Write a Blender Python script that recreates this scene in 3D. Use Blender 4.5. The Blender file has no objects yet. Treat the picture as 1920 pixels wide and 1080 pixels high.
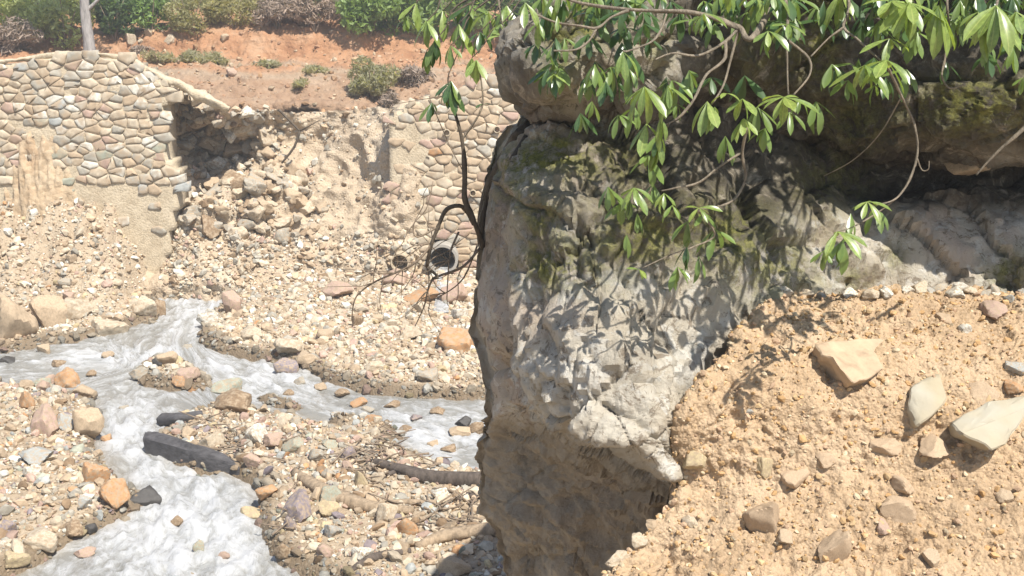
import bpy, bmesh, math, random
import numpy as np
from mathutils import Vector, Matrix, Euler

random.seed(7)
rng = np.random.default_rng(7)
S = bpy.context.scene
COL = S.collection

# ------------------------------------------------------------------ camera, sky, sun, exposure
FPX = 2100.0                                  # focal length in pixels of the 1920 px wide photograph
PITCH = math.radians(13.8)
CAM = np.array([0.0, 0.0, 5.0])
cd = bpy.data.cameras.new('camera'); cam = bpy.data.objects.new('camera', cd); COL.objects.link(cam)
cd.sensor_width = 36.0; cd.lens = FPX / 1920 * 36; cd.clip_start = 0.05; cd.clip_end = 1000
cam.location = CAM; cam.rotation_euler = (math.pi / 2 - PITCH, 0, 0)
S.camera = cam

SUN_AZ, SUN_EL = math.radians(36), math.radians(57)      # from behind the camera, to the right
SUN = Vector((math.sin(SUN_AZ) * math.cos(SUN_EL), -math.cos(SUN_AZ) * math.cos(SUN_EL), math.sin(SUN_EL)))
world = bpy.data.worlds.new('World'); S.world = world; world.use_nodes = True
wn = world.node_tree; bg = wn.nodes['Background']
sky = wn.nodes.new('ShaderNodeTexSky'); sky.sky_type = 'NISHITA'; sky.sun_disc = False
sky.sun_elevation = SUN_EL; sky.sun_rotation = math.atan2(SUN.x, SUN.y)
wn.links.new(sky.outputs[0], bg.inputs[0]); bg.inputs[1].default_value = 0.105
ld = bpy.data.lights.new('sun', 'SUN'); ld.energy = 5.0; ld.angle = math.radians(0.5); ld.color = (1, 0.955, 0.88)
lo = bpy.data.objects.new('sun', ld); COL.objects.link(lo); lo.rotation_euler = SUN.to_track_quat('Z', 'Y').to_euler()
lo.location = (6, -8, 20)
S.view_settings.view_transform = 'Standard'; S.view_settings.look = 'None'
S.view_settings.gamma = 1.0; S.view_settings.use_curve_mapping = False
S.view_settings.exposure = 0.7
S.cycles.use_denoising = True
S.cycles.max_bounces = 6

# ------------------------------------------------------------------ pixel <-> place
FW = np.array([0, math.cos(PITCH), -math.sin(PITCH)]); UPV = np.array([0, math.sin(PITCH), math.cos(PITCH)])
def ray(u, v):
    return FW + np.array([1.0, 0, 0]) * (u - 960) / FPX + UPV * (540 - v) / FPX
def P(u, v, y):                               # the point at world depth y seen along that direction
    d = ray(u, v); return CAM + d * (y / d[1])
def proj(p):
    r = np.asarray(p) - CAM; dep = r @ FW
    return 960 + FPX * r[..., 0] / dep, 540 - FPX * (r @ UPV) / dep

# ------------------------------------------------------------------ noise
def _hash(ix, iy, iz, seed):
    h = (ix.astype(np.int64) * 374761393 + iy.astype(np.int64) * 668265263 + iz.astype(np.int64) * 2147483647 + seed * 974634777) & 0xffffffff
    h = ((h ^ (h >> 13)) * 1274126177) & 0xffffffff
    h = ((h ^ (h >> 16)) * 2246822519) & 0xffffffff
    return (h ^ (h >> 15)) & 0xffffffff
GR = rng.normal(size=(256, 3)); GR /= np.linalg.norm(GR, axis=1)[:, None]
def noise(p, seed=0):
    p = np.asarray(p, float); i = np.floor(p).astype(np.int64); f = p - i
    w = f * f * f * (f * (f * 6 - 15) + 10); out = np.zeros(p.shape[:-1])
    for dx in (0, 1):
        for dy in (0, 1):
            for dz in (0, 1):
                g = GR[_hash(i[..., 0] + dx, i[..., 1] + dy, i[..., 2] + dz, seed) & 255]
                dd = (g * (f - np.array([dx, dy, dz]))).sum(-1)
                ww = (w[..., 0] if dx else 1 - w[..., 0]) * (w[..., 1] if dy else 1 - w[..., 1]) * (w[..., 2] if dz else 1 - w[..., 2])
                out += ww * dd
    return out * 1.5
def fbm(p, sc=1.0, octv=5, seed=0, gain=0.5, ridge=False):
    p = np.asarray(p, float) * sc; a, t = 1.0, np.zeros(np.asarray(p).shape[:-1])
    for k in range(octv):
        n = noise(p, seed + k * 17)
        t += a * ((0.5 - np.abs(n)) * 2 - 0.5 if ridge else n); a *= gain; p = p * 2.03
    return t
def worley(p, sc, seed=0):
    p = np.asarray(p, float) * sc; i = np.floor(p).astype(np.int64); best = np.full(p.shape[:-1], 9.0); cid = np.zeros(p.shape[:-1], np.int64)
    for dx in (-1, 0, 1):
        for dy in (-1, 0, 1):
            for dz in (-1, 0, 1):
                c = i + np.array([dx, dy, dz]); h = _hash(c[..., 0], c[..., 1], c[..., 2], seed)
                q = c + np.stack([(h & 255) / 255., ((h >> 8) & 255) / 255., ((h >> 16) & 255) / 255.], -1)
                d = np.linalg.norm(q - p, axis=-1); m = d < best
                best = np.where(m, d, best); cid = np.where(m, h, cid)
    return best, cid
def sstep(a, b, x):
    t = np.clip((x - a) / (b - a), 0, 1); return t * t * (3 - 2 * t)

# ------------------------------------------------------------------ mesh helpers
def mesh(name, V, F, smooth=True, mat=None, attrs=None):
    V = np.asarray(V, float).reshape(-1, 3); me = bpy.data.meshes.new(name)
    if isinstance(F, np.ndarray):
        n, k = F.shape
        me.vertices.add(len(V)); me.vertices.foreach_set('co', V.ravel())
        me.loops.add(n * k); me.loops.foreach_set('vertex_index', F.astype(np.int32).ravel())
        me.polygons.add(n); me.polygons.foreach_set('loop_start', np.arange(0, n * k, k, dtype=np.int32))
        me.update(calc_edges=True); me.validate()
    else:
        me.from_pydata([tuple(v) for v in V], [], [tuple(int(i) for i in f) for f in F]); me.update()
    me.polygons.foreach_set('use_smooth', np.full(len(me.polygons), smooth))
    for an, av in (attrs or {}).items():
        av = np.asarray(av, np.float32)
        if av.ndim == 1:
            a = me.attributes.new(an, 'FLOAT', 'POINT'); a.data.foreach_set('value', av)
        else:
            a = me.attributes.new(an, 'FLOAT_COLOR', 'POINT'); a.data.foreach_set('color', np.c_[av, np.ones(len(av))].astype(np.float32).ravel())
    if mat: me.materials.append(mat)
    return me
def link(name, me, parent=None, loc=None, label=None, cat=None, group=None, kind=None):
    o = bpy.data.objects.new(name, me); COL.objects.link(o)
    if parent: o.parent = parent
    if loc is not None: o.location = loc
    if label: o['label'] = label
    if cat: o['category'] = cat
    if group: o['group'] = group
    if kind: o['kind'] = kind
    return o
def grid_faces(nr, nc, wrap=False):
    r, c = np.meshgrid(np.arange(nr - 1), np.arange(nc if wrap else nc - 1), indexing='ij'); c2 = (c + 1) % nc
    return np.stack([r * nc + c, (r + 1) * nc + c, (r + 1) * nc + c2, r * nc + c2], -1).reshape(-1, 4)
def cr(ctrl, t, axis=0):
    """Catmull-Rom through control rows at float positions t."""
    A = np.moveaxis(ctrl, axis, 0); n = len(A); i = np.clip(np.floor(t).astype(int), 0, n - 2); f = (t - i).reshape((-1,) + (1,) * (A.ndim - 1))
    p0, p1, p2, p3 = A[np.maximum(i - 1, 0)], A[i], A[i + 1], A[np.minimum(i + 2, n - 1)]
    o = 0.5 * (2 * p1 + (p2 - p0) * f + (2 * p0 - 5 * p1 + 4 * p2 - p3) * f ** 2 + (3 * p1 - p0 - 3 * p2 + p3) * f ** 3)
    return np.moveaxis(o, 0, axis)
def even_t(ctrl, axis, n):
    """positions spaced evenly by length along an axis of the control net"""
    A = np.moveaxis(ctrl, axis, 0); L = np.linalg.norm(np.diff(A, axis=0), axis=-1).reshape(len(A) - 1, -1).max(1)
    c = np.r_[0, np.cumsum(L)]; return np.interp(np.linspace(0, c[-1], n), c, np.arange(len(A)))
def gnormals(G):
    du = np.gradient(G, axis=1); dv = np.gradient(G, axis=0); n = np.cross(du, dv)
    return n / (np.linalg.norm(n, axis=-1, keepdims=True) + 1e-12)
def tube_arrays(pts, rad, sides=7, nz=0.0, seed=0, sub=4):
    pts = np.asarray(pts, float); rad = np.broadcast_to(np.asarray(rad, float), (len(pts),)) if np.ndim(rad) == 0 else np.asarray(rad, float)
    if sub > 1 and len(pts) > 2:
        t = np.linspace(0, len(pts) - 1, (len(pts) - 1) * sub + 1); rad = np.interp(t, np.arange(len(pts)), rad); pts = cr(pts, t)
    T = np.gradient(pts, axis=0); T /= np.linalg.norm(T, axis=1)[:, None] + 1e-12
    ref = np.array([0.31, 0.17, 0.93]); A = np.cross(T, ref); A /= np.linalg.norm(A, axis=1)[:, None] + 1e-9; B = np.cross(T, A)
    th = np.linspace(0, 2 * math.pi, sides, endpoint=False)
    r = rad[:, None] * np.ones((1, sides))
    if nz: 
        q = np.stack([np.cos(th)[None] * np.ones((len(pts), 1)) * 1.7, np.sin(th)[None] * np.ones((len(pts), 1)) * 1.7, np.linspace(0, len(pts) * 0.10, len(pts))[:, None] * np.ones((1, sides))], -1)
        r = r * (1 + nz * fbm(q, 1, 3, seed))
    V = pts[:, None] + r[..., None] * (np.cos(th)[None, :, None] * A[:, None] + np.sin(th)[None, :, None] * B[:, None])
    V = V.reshape(-1, 3); n = len(pts); F = [tuple(f) for f in grid_faces(n, sides, True)]
    V = np.vstack([V, pts[0], pts[-1]]); a, b = n * sides, n * sides + 1
    for k in range(sides):
        k2 = (k + 1) % sides; F.append((a, k, k2)); F.append((b, (n - 1) * sides + k2, (n - 1) * sides + k))
    return V, F
def tube(name, pts, rad, mat, parent=None, sides=7, nz=0.0, seed=0, sub=4, **kw):
    V, F = tube_arrays(pts, rad, sides, nz, seed, sub); return link(name, mesh(name, V, F, True, mat), parent, **kw)
def empty(name, loc, **kw):
    return link(name, None, None, loc, **kw)
def adopt(child, parent):
    child.parent = parent; child.matrix_parent_inverse = Matrix.Translation(-Vector(parent.location))

# ------------------------------------------------------------------ materials
class NT:
    def __init__(s, name):
        s.m = bpy.data.materials.new(name); s.m.use_nodes = True; s.t = s.m.node_tree; s.b = s.t.nodes['Principled BSDF']
        s.b.inputs['Roughness'].default_value = 0.9; s.b.inputs['Specular IOR Level'].default_value = 0.25
    def n(s, typ, **kw):
        nd = s.t.nodes.new('ShaderNode' + typ)
        for k, v in kw.items(): setattr(nd, k, v)
        return nd
    def put(s, sock, v):
        if isinstance(v, bpy.types.NodeSocket): s.t.links.new(v, sock)
        else: sock.default_value = v
    def coord(s, rnd=True, stretch=None):
        c = s.n('TexCoord').outputs['Object']
        if rnd:
            oi = s.n('ObjectInfo'); ad = s.n('VectorMath', operation='MULTIPLY_ADD')
            s.put(ad.inputs[0], oi.outputs['Random']); ad.inputs[1].default_value = (37, 91, 53); s.put(ad.inputs[2], c); c = ad.outputs[0]
        if stretch:
            mp = s.n('Mapping'); mp.inputs['Scale'].default_value = stretch; s.put(mp.inputs[0], c); c = mp.outputs[0]
        return c
    def noise(s, c, sc, det=6, rough=0.6, dist=0.0):
        nd = s.n('TexNoise'); s.put(nd.inputs['Vector'], c); nd.inputs['Scale'].default_value = sc; nd.inputs['Detail'].default_value = det
        nd.inputs['Roughness'].default_value = rough; nd.inputs['Distortion'].default_value = dist; return nd.outputs['Fac']
    def voro(s, c, sc, feat='F1', out='Distance'):
        nd = s.n('TexVoronoi', feature=feat); s.put(nd.inputs['Vector'], c); nd.inputs['Scale'].default_value = sc; return nd.outputs[out]
    def ramp(s, f, stops):
        nd = s.n('ValToRGB'); s.put(nd.inputs[0], f); e = nd.color_ramp.elements
        while len(e) < len(stops): e.new(0.5)
        for k, (p, c) in enumerate(stops):
            e[k].position = p; e[k].color = (*c, 1) if len(c) == 3 else c
        return nd.outputs[0]
    def mr(s, f, a, b, c=0.0, d=1.0):
        nd = s.n('MapRange'); s.put(nd.inputs[0], f)
        for k, x in zip((1, 2, 3, 4), (a, b, c, d)): nd.inputs[k].default_value = x
        return nd.outputs[0]
    def mix(s, f, a, b, mode='MIX'):
        nd = s.n('Mix', data_type='RGBA', blend_type=mode); s.put(nd.inputs[0], f)
        s.put(nd.inputs[6], (*a, 1) if isinstance(a, tuple) else a); s.put(nd.inputs[7], (*b, 1) if isinstance(b, tuple) else b); return nd.outputs[2]
    def math(s, op, a, b=0.0):
        nd = s.n('Math', operation=op); s.put(nd.inputs[0], a); s.put(nd.inputs[1], b); return nd.outputs[0]
    def attr(s, name, out='Fac'):
        nd = s.n('Attribute', attribute_name=name); return nd.outputs[out]
    def bump(s, h, strength, dist, prev=None):
        nd = s.n('Bump'); nd.inputs['Strength'].default_value = strength; nd.inputs['Distance'].default_value = dist; s.put(nd.inputs['Height'], h)
        if prev is not None: s.put(nd.inputs['Normal'], prev)
        return nd.outputs[0]
    def done(s, col, normal=None, rough=None):
        s.put(s.b.inputs['Base Color'], (*col, 1) if isinstance(col, tuple) else col)
        if normal is not None: s.put(s.b.inputs['Normal'], normal)
        if rough is not None: s.put(s.b.inputs['Roughness'], rough)
        return s.m
def mul(c, k): return tuple(min(1, x * k) for x in c)

def stone_mat(name, c, sc=9.0, var=0.35, bump=0.5, bs=60, rough=0.9, tint=None, dist=0.006):
    t = NT(name); co = t.coord()
    n1 = t.noise(co, sc, 6, 0.65, 0.3)
    col = t.ramp(n1, [(0.28, mul(c, 1 - var)), (0.5, c), (0.72, mul(c, 1 + var * 0.6))])
    if tint: col = t.mix(t.mr(t.noise(co, sc * 0.45, 3), 0.45, 0.62), col, tint)
    oi = t.n('ObjectInfo'); col = t.mix(t.mr(oi.outputs['Random'], 0, 1, 0, 0.28), col, mul(c, 0.66))
    return t.done(col, t.bump(t.noise(co, bs, 8, 0.7), bump, dist), rough)

MATS = {}
STONE = {'tan': (.42, .32, .215), 'cream': (.50, .42, .31), 'pink': (.42, .295, .23), 'orange': (.44, .25, .125), 'bluegrey': (.345, .35, .325), 'green': (.335, .34, .265),
         'purple': (.24, .20, .205), 'dark': (.065, .06, .055), 'white': (.60, .57, .49), 'brown': (.24, .165, .10), 'grey': (.36, .33, .27), 'yellow': (.46, .37, .22)}
for k, c in STONE.items():
    MATS[k] = stone_mat('stone_' + k, c, tint=mul(STONE['tan'], .9) if k not in ('dark', 'tan') else None, rough=0.45 if k == 'dark' else 0.9)
MATS['ochre_stone'] = stone_mat('stone_ochre', (.42, .31, .205), 14, bs=120, dist=.003)
MATS['pale_stone'] = stone_mat('stone_pale_quarried', (.36, .305, .21), 7, .2, bs=90, tint=(.38, .35, .28), dist=.003)

def attr_stone_mat():
    t = NT('stone_mixed'); co = t.coord(False); c = t.attr('col', 'Color')
    n1 = t.noise(co, 14, 6, 0.7)
    col = t.mix(1.0, c, t.ramp(n1, [(.25, (.62, .6, .58)), (.55, (1, 1, 1)), (.8, (1.25, 1.22, 1.18))]), 'MULTIPLY')
    return t.done(col, t.bump(t.noise(co, 70, 6, .7), .5, .006), .9)
MATS['mixed'] = attr_stone_mat()

def ground_mat(name, ramp, sc=1.2, bs=25, bump=.7, dist=.03, peb=30.):
    t = NT(name); co = t.coord(False)
    col = t.ramp(t.noise(co, sc, 10, .7, .4), ramp)
    pv = t.voro(co, peb, 'F1', 'Color'); g = t.n('SeparateColor'); t.put(g.inputs[0], pv)
    col = t.mix(t.mr(g.outputs[0], 0, 1, 0, .32), col, mul(ramp[-1][1], 1.15))
    col = t.mix(t.mr(g.outputs[1], .6, 1, 0, .35), col, mul(ramp[0][1], .6))
    h = t.math('ADD', t.math('MULTIPLY', t.voro(co, peb), -.6), t.noise(co, bs, 8, .7))
    return t.done(col, t.bump(h, bump, dist), .95)
MATS['gravel'] = ground_mat('gravel_bed', [(.3, (.28, .21, .14)), (.5, (.37, .29, .20)), (.7, (.44, .36, .26))])
def wet_edge(m):
    t = NT.__new__(NT); t.m = m; t.t = m.node_tree; t.b = t.t.nodes['Principled BSDF']; l = t.b.inputs['Base Color'].links[0]; src = l.from_socket
    w = t.mr(t.math('ADD', t.attr('wet'), t.mr(t.noise(t.coord(False), 6, 4), 0, 1, -.08, .08)), .02, .25); t.put(t.b.inputs['Base Color'], t.mix(w, src, t.mix(1.0, src, (.5, .47, .43), 'MULTIPLY'))); t.put(t.b.inputs['Roughness'], t.mr(w, 0, 1, .95, .45))
wet_edge(MATS['gravel'])
MATS['talus'] = ground_mat('pale_talus', [(.3, (.35, .265, .175)), (.5, (.44, .345, .24)), (.72, (.51, .43, .325))], .9)
MATS['ochre'] = ground_mat('ochre_soil', [(.28, (.28, .19, .11)), (.48, (.41, .287, .172)), (.7, (.48, .36, .24))], 2.2, 75, .8, .010, 95.)
MATS['mortar'] = ground_mat('pale_mortar', [(.3, (.36, .285, .19)), (.5, (.46, .38, .265)), (.7, (.52, .44, .32))], 3, 30, .6, .02)
MATS['mud'] = ground_mat('orange_mud', [(.3, (.38, .255, .15)), (.5, (.45, .34, .22)), (.7, (.48, .385, .27))], 2, 18, .6, .04, 12.)

def hill_mat():
    t = NT('red_earth'); co = t.coord(False)
    sep = t.n('SeparateXYZ'); t.put(sep.inputs[0], co)
    z = t.math('ADD', sep.outputs['Z'], t.mr(t.noise(co, .9, 5), 0, 1, -.35, .35))
    brown = t.ramp(t.noise(co, 1.6, 8, .7), [(.3, (.25, .155, .095)), (.5, (.36, .235, .15)), (.7, (.43, .31, .21))])
    orange = t.ramp(t.noise(co, 1.3, 8, .65), [(.3, (.31, .155, .08)), (.52, (.42, .23, .125)), (.72, (.47, .31, .195))])
    path = t.ramp(t.noise(co, 4, 6), [(.3, (.32, .24, .16)), (.7, (.45, .36, .26))])
    green = t.ramp(t.noise(co, 3, 6), [(.3, (.06, .07, .025)), (.7, (.16, .14, .07))])
    c = t.mix(t.mr(z, 3.5, 3.6, 0, .55), brown, path); c = t.mix(t.mr(z, 3.66, 3.8), c, orange); c = t.mix(t.mr(z, 4.9, 5.2), c, green)
    h = t.math('ADD', t.noise(co, 7, 8, .75), t.math('MULTIPLY', t.voro(co, 9), -.4))
    return t.done(c, t.bump(h, .9, .1), .95)
MATS['hill'] = hill_mat()

def boulder_mat():
    t = NT('weathered_boulder'); co = t.coord(False)
    n1 = t.noise(co, 2.6, 10, .7, .5); n2 = t.noise(co, 8, 9, .72, .9); n3 = t.noise(co, 1.1, 5, .6, .3)
    c = t.ramp(n1, [(.3, (.27, .215, .155)), (.41, (.41, .35, .265)), (.5, (.49, .435, .345)), (.72, (.55, .51, .435))])
    c = t.mix(t.mr(n3, .54, .68, 0, .6), c, (.42, .30, .245))                       # pinkish rock
    c = t.mix(t.mr(n2, .54, .58, 0, .8), c, (.58, .55, .485))                       # pale crust
    c = t.mix(t.mr(t.noise(co, 12, 9, .78, 1.2), .56, .59, 0, .75), c, (.19, .145, .10))    # dark lichen blotches
    c = t.mix(t.mr(t.noise(co, 4.2, 9, .75, 1.5), .60, .63, 0, .8), c, (.085, .07, .052))
    c = t.mix(t.mr(t.noise(co, 30, 6, .8, .4), .60, .63, 0, .7), c, (.13, .105, .08))
    c = t.mix(t.math('MULTIPLY', t.attr('earthy'), .85), c, t.ramp(t.noise(co, 5, 7, .7, 1.), [(.3, (.20, .165, .12)), (.5, (.33, .275, .205)), (.7, (.44, .375, .29))]))  # brown underside tone with the hollow's shade put into the colour
    c = t.mix(t.math('MULTIPLY', t.attr('crust'), .9), c, t.ramp(t.noise(co, 9, 9, .75, .8), [(.3, (.02, .016, .012)), (.47, (.045, .037, .027)), (.56, (.10, .083, .06)), (.66, (.36, .315, .25))]))  # dark organic crust plus painted shade, pale flecks left as lit patches
    cr_ = t.voro(t.coord(False, (1, 1, .8)), 6.5, 'DISTANCE_TO_EDGE')
    mo = t.math('MULTIPLY', t.attr('moss'), t.mr(t.noise(co, 16, 8, .75), .40, .54))
    c = t.mix(mo, c, t.ramp(t.noise(co, 40, 4, .7), [(.3, (.07, .075, .02)), (.55, (.24, .235, .055)), (.75, (.38, .35, .11))]))
    h = t.math('ADD', t.noise(co, 9, 10, .75), t.math('MULTIPLY', t.noise(co, 48, 6, .78), .45))
    nr = t.bump(h, .8, .04); nr = t.bump(t.mr(cr_, 0, .03, 0, 1), .15, .012, nr)
    nr = t.bump(t.math('MULTIPLY', mo, t.noise(co, 120, 3, .8)), .8, .02, nr)
    return t.done(c, nr, .92)
MATS['boulder'] = boulder_mat()

def water_mat():
    t = NT('silty_white_water'); co = t.coord(False)
    f = t.attr('foam'); fl = t.n('Mapping'); fl.inputs['Scale'].default_value = (1.7, .85, 1); t.put(fl.inputs[0], t.attr('flow', 'Vector'))
    n = t.noise(fl.outputs[0], 2.4, 9, .68, 1.2); n2 = t.noise(fl.outputs[0], 9, 8, .72, .8)
    k = t.math('ADD', t.math('MULTIPLY', f, .42), t.math('ADD', t.mr(n, .34, .66, -.35, .42), t.mr(n2, .36, .68, -.12, .2)))
    c = t.ramp(k, [(.0, (.235, .228, .205)), (.22, (.32, .317, .30)), (.45, (.395, .395, .385)), (.7, (.455, .456, .452)), (1.0, (.56, .56, .556))])
    c = t.mix(t.mr(t.attr('shore'), .25, .6, .75, 0), c, (.27, .22, .155))
    h = t.math('ADD', n, t.math('MULTIPLY', n2, .22))
    m = t.done(c, t.bump(h, .55, .08), t.mr(k, .1, .8, .1, .5)); t.b.inputs['Specular IOR Level'].default_value = .5
    return m
MATS['water'] = water_mat()

def bark(name, c, sc=25, st=(1, 1, .25), rough=.85):
    t = NT(name); co = t.coord(True, st)
    n = t.noise(co, sc, 7, .7); col = t.ramp(n, [(.3, mul(c, .5)), (.5, c), (.72, mul(c, 1.5))])
    return t.done(col, t.bump(n, .9, .025), rough)
MATS['bark_pale'] = bark('bark_pale_grey', (.23, .19, .14), 40)
MATS['bark_dark'] = bark('bark_dark', (.105, .083, .06), 30)
MATS['bark_tree'] = bark('bark_grey_tree', (.30, .28, .26), 14)
MATS['charred'] = bark('wet_charred_wood', (.085, .08, .08), 16, (.35, 1, 1), rough=.55)
MATS['drift'] = bark('driftwood_bleached', (.32, .24, .16), 18)
MATS['drift_dark'] = bark('driftwood_dark', (.10, .08, .065), 18)
MATS['twig'] = bark('dry_twig', (.23, .175, .125), 20)
MATS['concrete'] = stone_mat('pale_concrete', (.37, .345, .30), 3, .15, bs=40)
MATS['pipe_shade'] = stone_mat('pipe_depth_shade', (.045, .04, .034), 6, .2)  # near-black colour standing in for the unlit depth of the pipes

def leaf_mat(name, c, gloss=.32, back=None, tr=.35, var=.35):
    t = NT(name); co = t.coord(True)
    oi = t.n('ObjectInfo'); col = t.mix(t.mr(t.noise(co, 9, 4), .3, .7, 0, 1), mul(c, 1 - var), mul(c, 1 + var))
    col = t.mix(t.mr(oi.outputs['Random'], 0, 1, 0, .35), col, (c[0] * 1.3, c[1] * 1.12, c[2] * .9))
    col = t.mix(t.mr(t.attr('rib'), .72, 1, 0, .6), col, (min(1, c[0] * 1.8 + .05), min(1, c[1] * 1.45 + .05), c[2] * 1.6 + .03))
    t.put(t.b.inputs['Base Color'], col); t.b.inputs['Roughness'].default_value = gloss; t.b.inputs['Specular IOR Level'].default_value = .8
    tl = t.n('BsdfTranslucent'); t.put(tl.inputs[0], t.mix(1.0, col, (1.5, 1.5, .7), 'MULTIPLY'))
    ms = t.n('MixShader'); ms.inputs[0].default_value = tr
    t.t.links.new(t.b.outputs[0], ms.inputs[1]); t.t.links.new(tl.outputs[0], ms.inputs[2])
    t.t.links.new(ms.outputs[0], t.t.nodes['Material Output'].inputs[0]); return t.m
MATS['leaf_light'] = leaf_mat('leaf_light', (.21, .29, .075), .36)
MATS['leaf_mid'] = leaf_mat('leaf_mid', (.155, .23, .06), .33)
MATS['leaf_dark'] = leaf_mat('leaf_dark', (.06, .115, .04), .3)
MATS['leaf_brown'] = leaf_mat('leaf_dry', (.22, .15, .06), .7)
MATS['bush_green'] = leaf_mat('bush_green', (.20, .30, .085), .6, tr=.5)
MATS['bush_pale'] = leaf_mat('bush_pale', (.40, .45, .20), .7, tr=.5)
MATS['bush_dark'] = leaf_mat('bush_dark', (.10, .16, .05), .6, tr=.5)
MATS['bush_olive'] = leaf_mat('bush_olive', (.32, .31, .16), .8, tr=.5)
MATS['bush_grey'] = leaf_mat('bush_greygreen', (.34, .325, .21), .8, tr=.5)
MATS['bush_dry'] = leaf_mat('bush_dry', (.27, .21, .165), .9, tr=.15)

# ------------------------------------------------------------------ stones (shared shapes)
def ico(sub):
    bm = bmesh.new(); bmesh.ops.create_icosphere(bm, subdivisions=sub, radius=1)
    V = np.array([v.co[:] for v in bm.verts]); F = np.array([[v.index for v in f.verts] for f in bm.faces]); bm.free(); return V, F
ICO = {k: ico(k) for k in (1, 2, 3, 4, 5)}
def stone_shape(seed, sub, planes=11, rough=.05, sharp=14.):
    r = np.random.default_rng(seed); V, F = ICO[sub]
    N = r.normal(size=(planes, 3)); N /= np.linalg.norm(N, axis=1)[:, None]; D = r.uniform(.55, .95, planes)
    q = (V @ N.T) / D; R = 1 / (np.log(np.exp(sharp * np.clip(q, -1, 3)).sum(1)) / sharp)
    R = np.clip(R, .4, 1.25)
    W = V * R[:, None]; W = W * (1 + rough * fbm(W + seed * 3.1, 2.2, 4, seed)[:, None])
    e = (W.max(0) - W.min(0)) / 2; W = (W - (W.max(0) + W.min(0)) / 2) / e
    return W, F
SH1 = [stone_shape(100 + i, 1, 9, .04)[0] for i in range(14)]
SH2 = [stone_shape(200 + i, 2, 10, .05)[0] for i in range(14)]
SH3 = [stone_shape(300 + i, 4, 10, .09, 20.) for i in range(14)]
SHR = [stone_shape(400 + i, 4, 15, .10, 15.) for i in range(6)]        # rounder cobbles
CACHE = {}
def stone_mesh(kind, i, mat):
    k = (kind, i, mat)
    if k not in CACHE:
        V, F = (SH3 if kind == 'a' else SHR)[i]; CACHE[k] = mesh('stone_shape', V, F, True, MATS[mat])
        try: CACHE[k].set_sharp_from_angle(angle=math.radians(32))
        except Exception: pass
    return CACHE[k]
def rand_rot(n, r=rng, flat=1.0):
    q = r.normal(size=(n, 4)); q[:, 1:3] *= flat; q /= np.linalg.norm(q, axis=1)[:, None]; w, x, y, z = q.T
    return np.stack([1 - 2 * (y * y + z * z), 2 * (x * y - z * w), 2 * (x * z + y * w), 2 * (x * y + z * w), 1 - 2 * (x * x + z * z), 2 * (y * z - x * w),
                     2 * (x * z - y * w), 2 * (y * z + x * w), 1 - 2 * (x * x + y * y)], -1).reshape(n, 3, 3)
def scatter(name, pos, size, cols, flatness=.7, shapes=SH1, sub=1, sink=.2, kind='stuff', **kw):
    n = len(pos); R = rand_rot(n, flat=.35); Fb = ICO[sub][1]; k = len(shapes[0]); which = rng.integers(0, len(shapes), n)
    B = np.stack(shapes)[which]; sc = size[:, None] * np.stack([rng.uniform(.8, 1.25, n), rng.uniform(.65, 1., n), rng.uniform(.45, .85, n) * flatness / .7], -1)
    V = np.einsum('nij,nkj->nki', R, B * sc[:, None]) + pos[:, None] + np.array([0, 0, 1.]) * (size * (.5 - sink))[:, None, None]
    F = (Fb[None] + (np.arange(n) * k)[:, None, None]).reshape(-1, 3)
    return link(name, mesh(name, V.reshape(-1, 3), F, False, MATS['mixed'], {'col': np.repeat(cols, k, 0)}), kind=kind, **kw)
def pick_cols(n, weights):
    ks = list(weights); w = np.array([weights[k] for k in ks], float); w /= w.sum(); i = rng.choice(len(ks), n, p=w)
    c = np.array([STONE[k] for k in ks])[i]; return c * rng.uniform(.78, 1.22, (n, 1)), [ks[j] for j in i]
MIXW = {'tan': 6, 'cream': 5, 'pink': 1.3, 'orange': .35, 'bluegrey': .6, 'green': .35, 'purple': .5, 'white': 1.3, 'brown': 1.0, 'grey': 3, 'yellow': .5}
PALEW = {'tan': 6, 'cream': 7, 'pink': 1.2, 'white': 2, 'grey': 1.6, 'yellow': .5, 'orange': .15}

# ------------------------------------------------------------------ ground sheet and river bed
Vg = [(-300, -200, -3.2), (300, -200, -3.2), (300, 400, -3.2), (-300, 400, -3.2)]
link('ground', mesh('ground', Vg, [(0, 1, 2, 3)], False, MATS['gravel']), kind='structure', label='bare earth ground far below the bank')

def wl(y): return .03 * (y - 20)                                # water level
WATER = [(300, 548), (330, 538), (450, 536), (445, 552), (415, 578), (378, 602), (370, 640), (400, 660), (455, 672), (510, 684), (575, 700), (625, 722), (700, 742), (790, 750), (960, 756), (1200, 775), (1200, 900), (960, 898),
         (905, 892), (850, 880), (790, 864), (730, 832), (650, 818), (580, 796), (520, 782), (470, 772), (400, 764), (340, 785), (315, 805), (285, 820), (295, 855), (345, 880), (445, 896), (490, 930), (475, 970), (490, 1025),
         (530, 1065), (600, 1095), (680, 1140), (700, 1300), (-140, 1300), (10, 1090), (95, 1045), (185, 1000), (250, 965), (285, 935), (225, 905), (200, 870), (180, 840), (190, 770), (170, 745), (100, 735), (0, 728), (-300, 720),
         (-300, 650), (0, 664), (60, 652), (150, 640), (240, 614), (300, 602), (292, 570)]
ISLES = [[(240, 708), (270, 682), (310, 668), (360, 690), (402, 712), (395, 732), (330, 735), (260, 724)], [(595, 790), (660, 784), (740, 800), (775, 832), (700, 828), (640, 812)], [(470, 740), (520, 743), (590, 770), (545, 774), (480, 757)]]
def inpoly(u, v, poly):
    r = np.zeros(u.shape, bool); n = len(poly)
    for k in range(n):
        (x1, y1), (x2, y2) = poly[k], poly[(k + 1) % n]
        c = ((y1 > v) != (y2 > v)) & (u < (x2 - x1) * (v - y1) / (y2 - y1 + 1e-12) + x1); r ^= c
    return r
RES = .06
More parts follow.
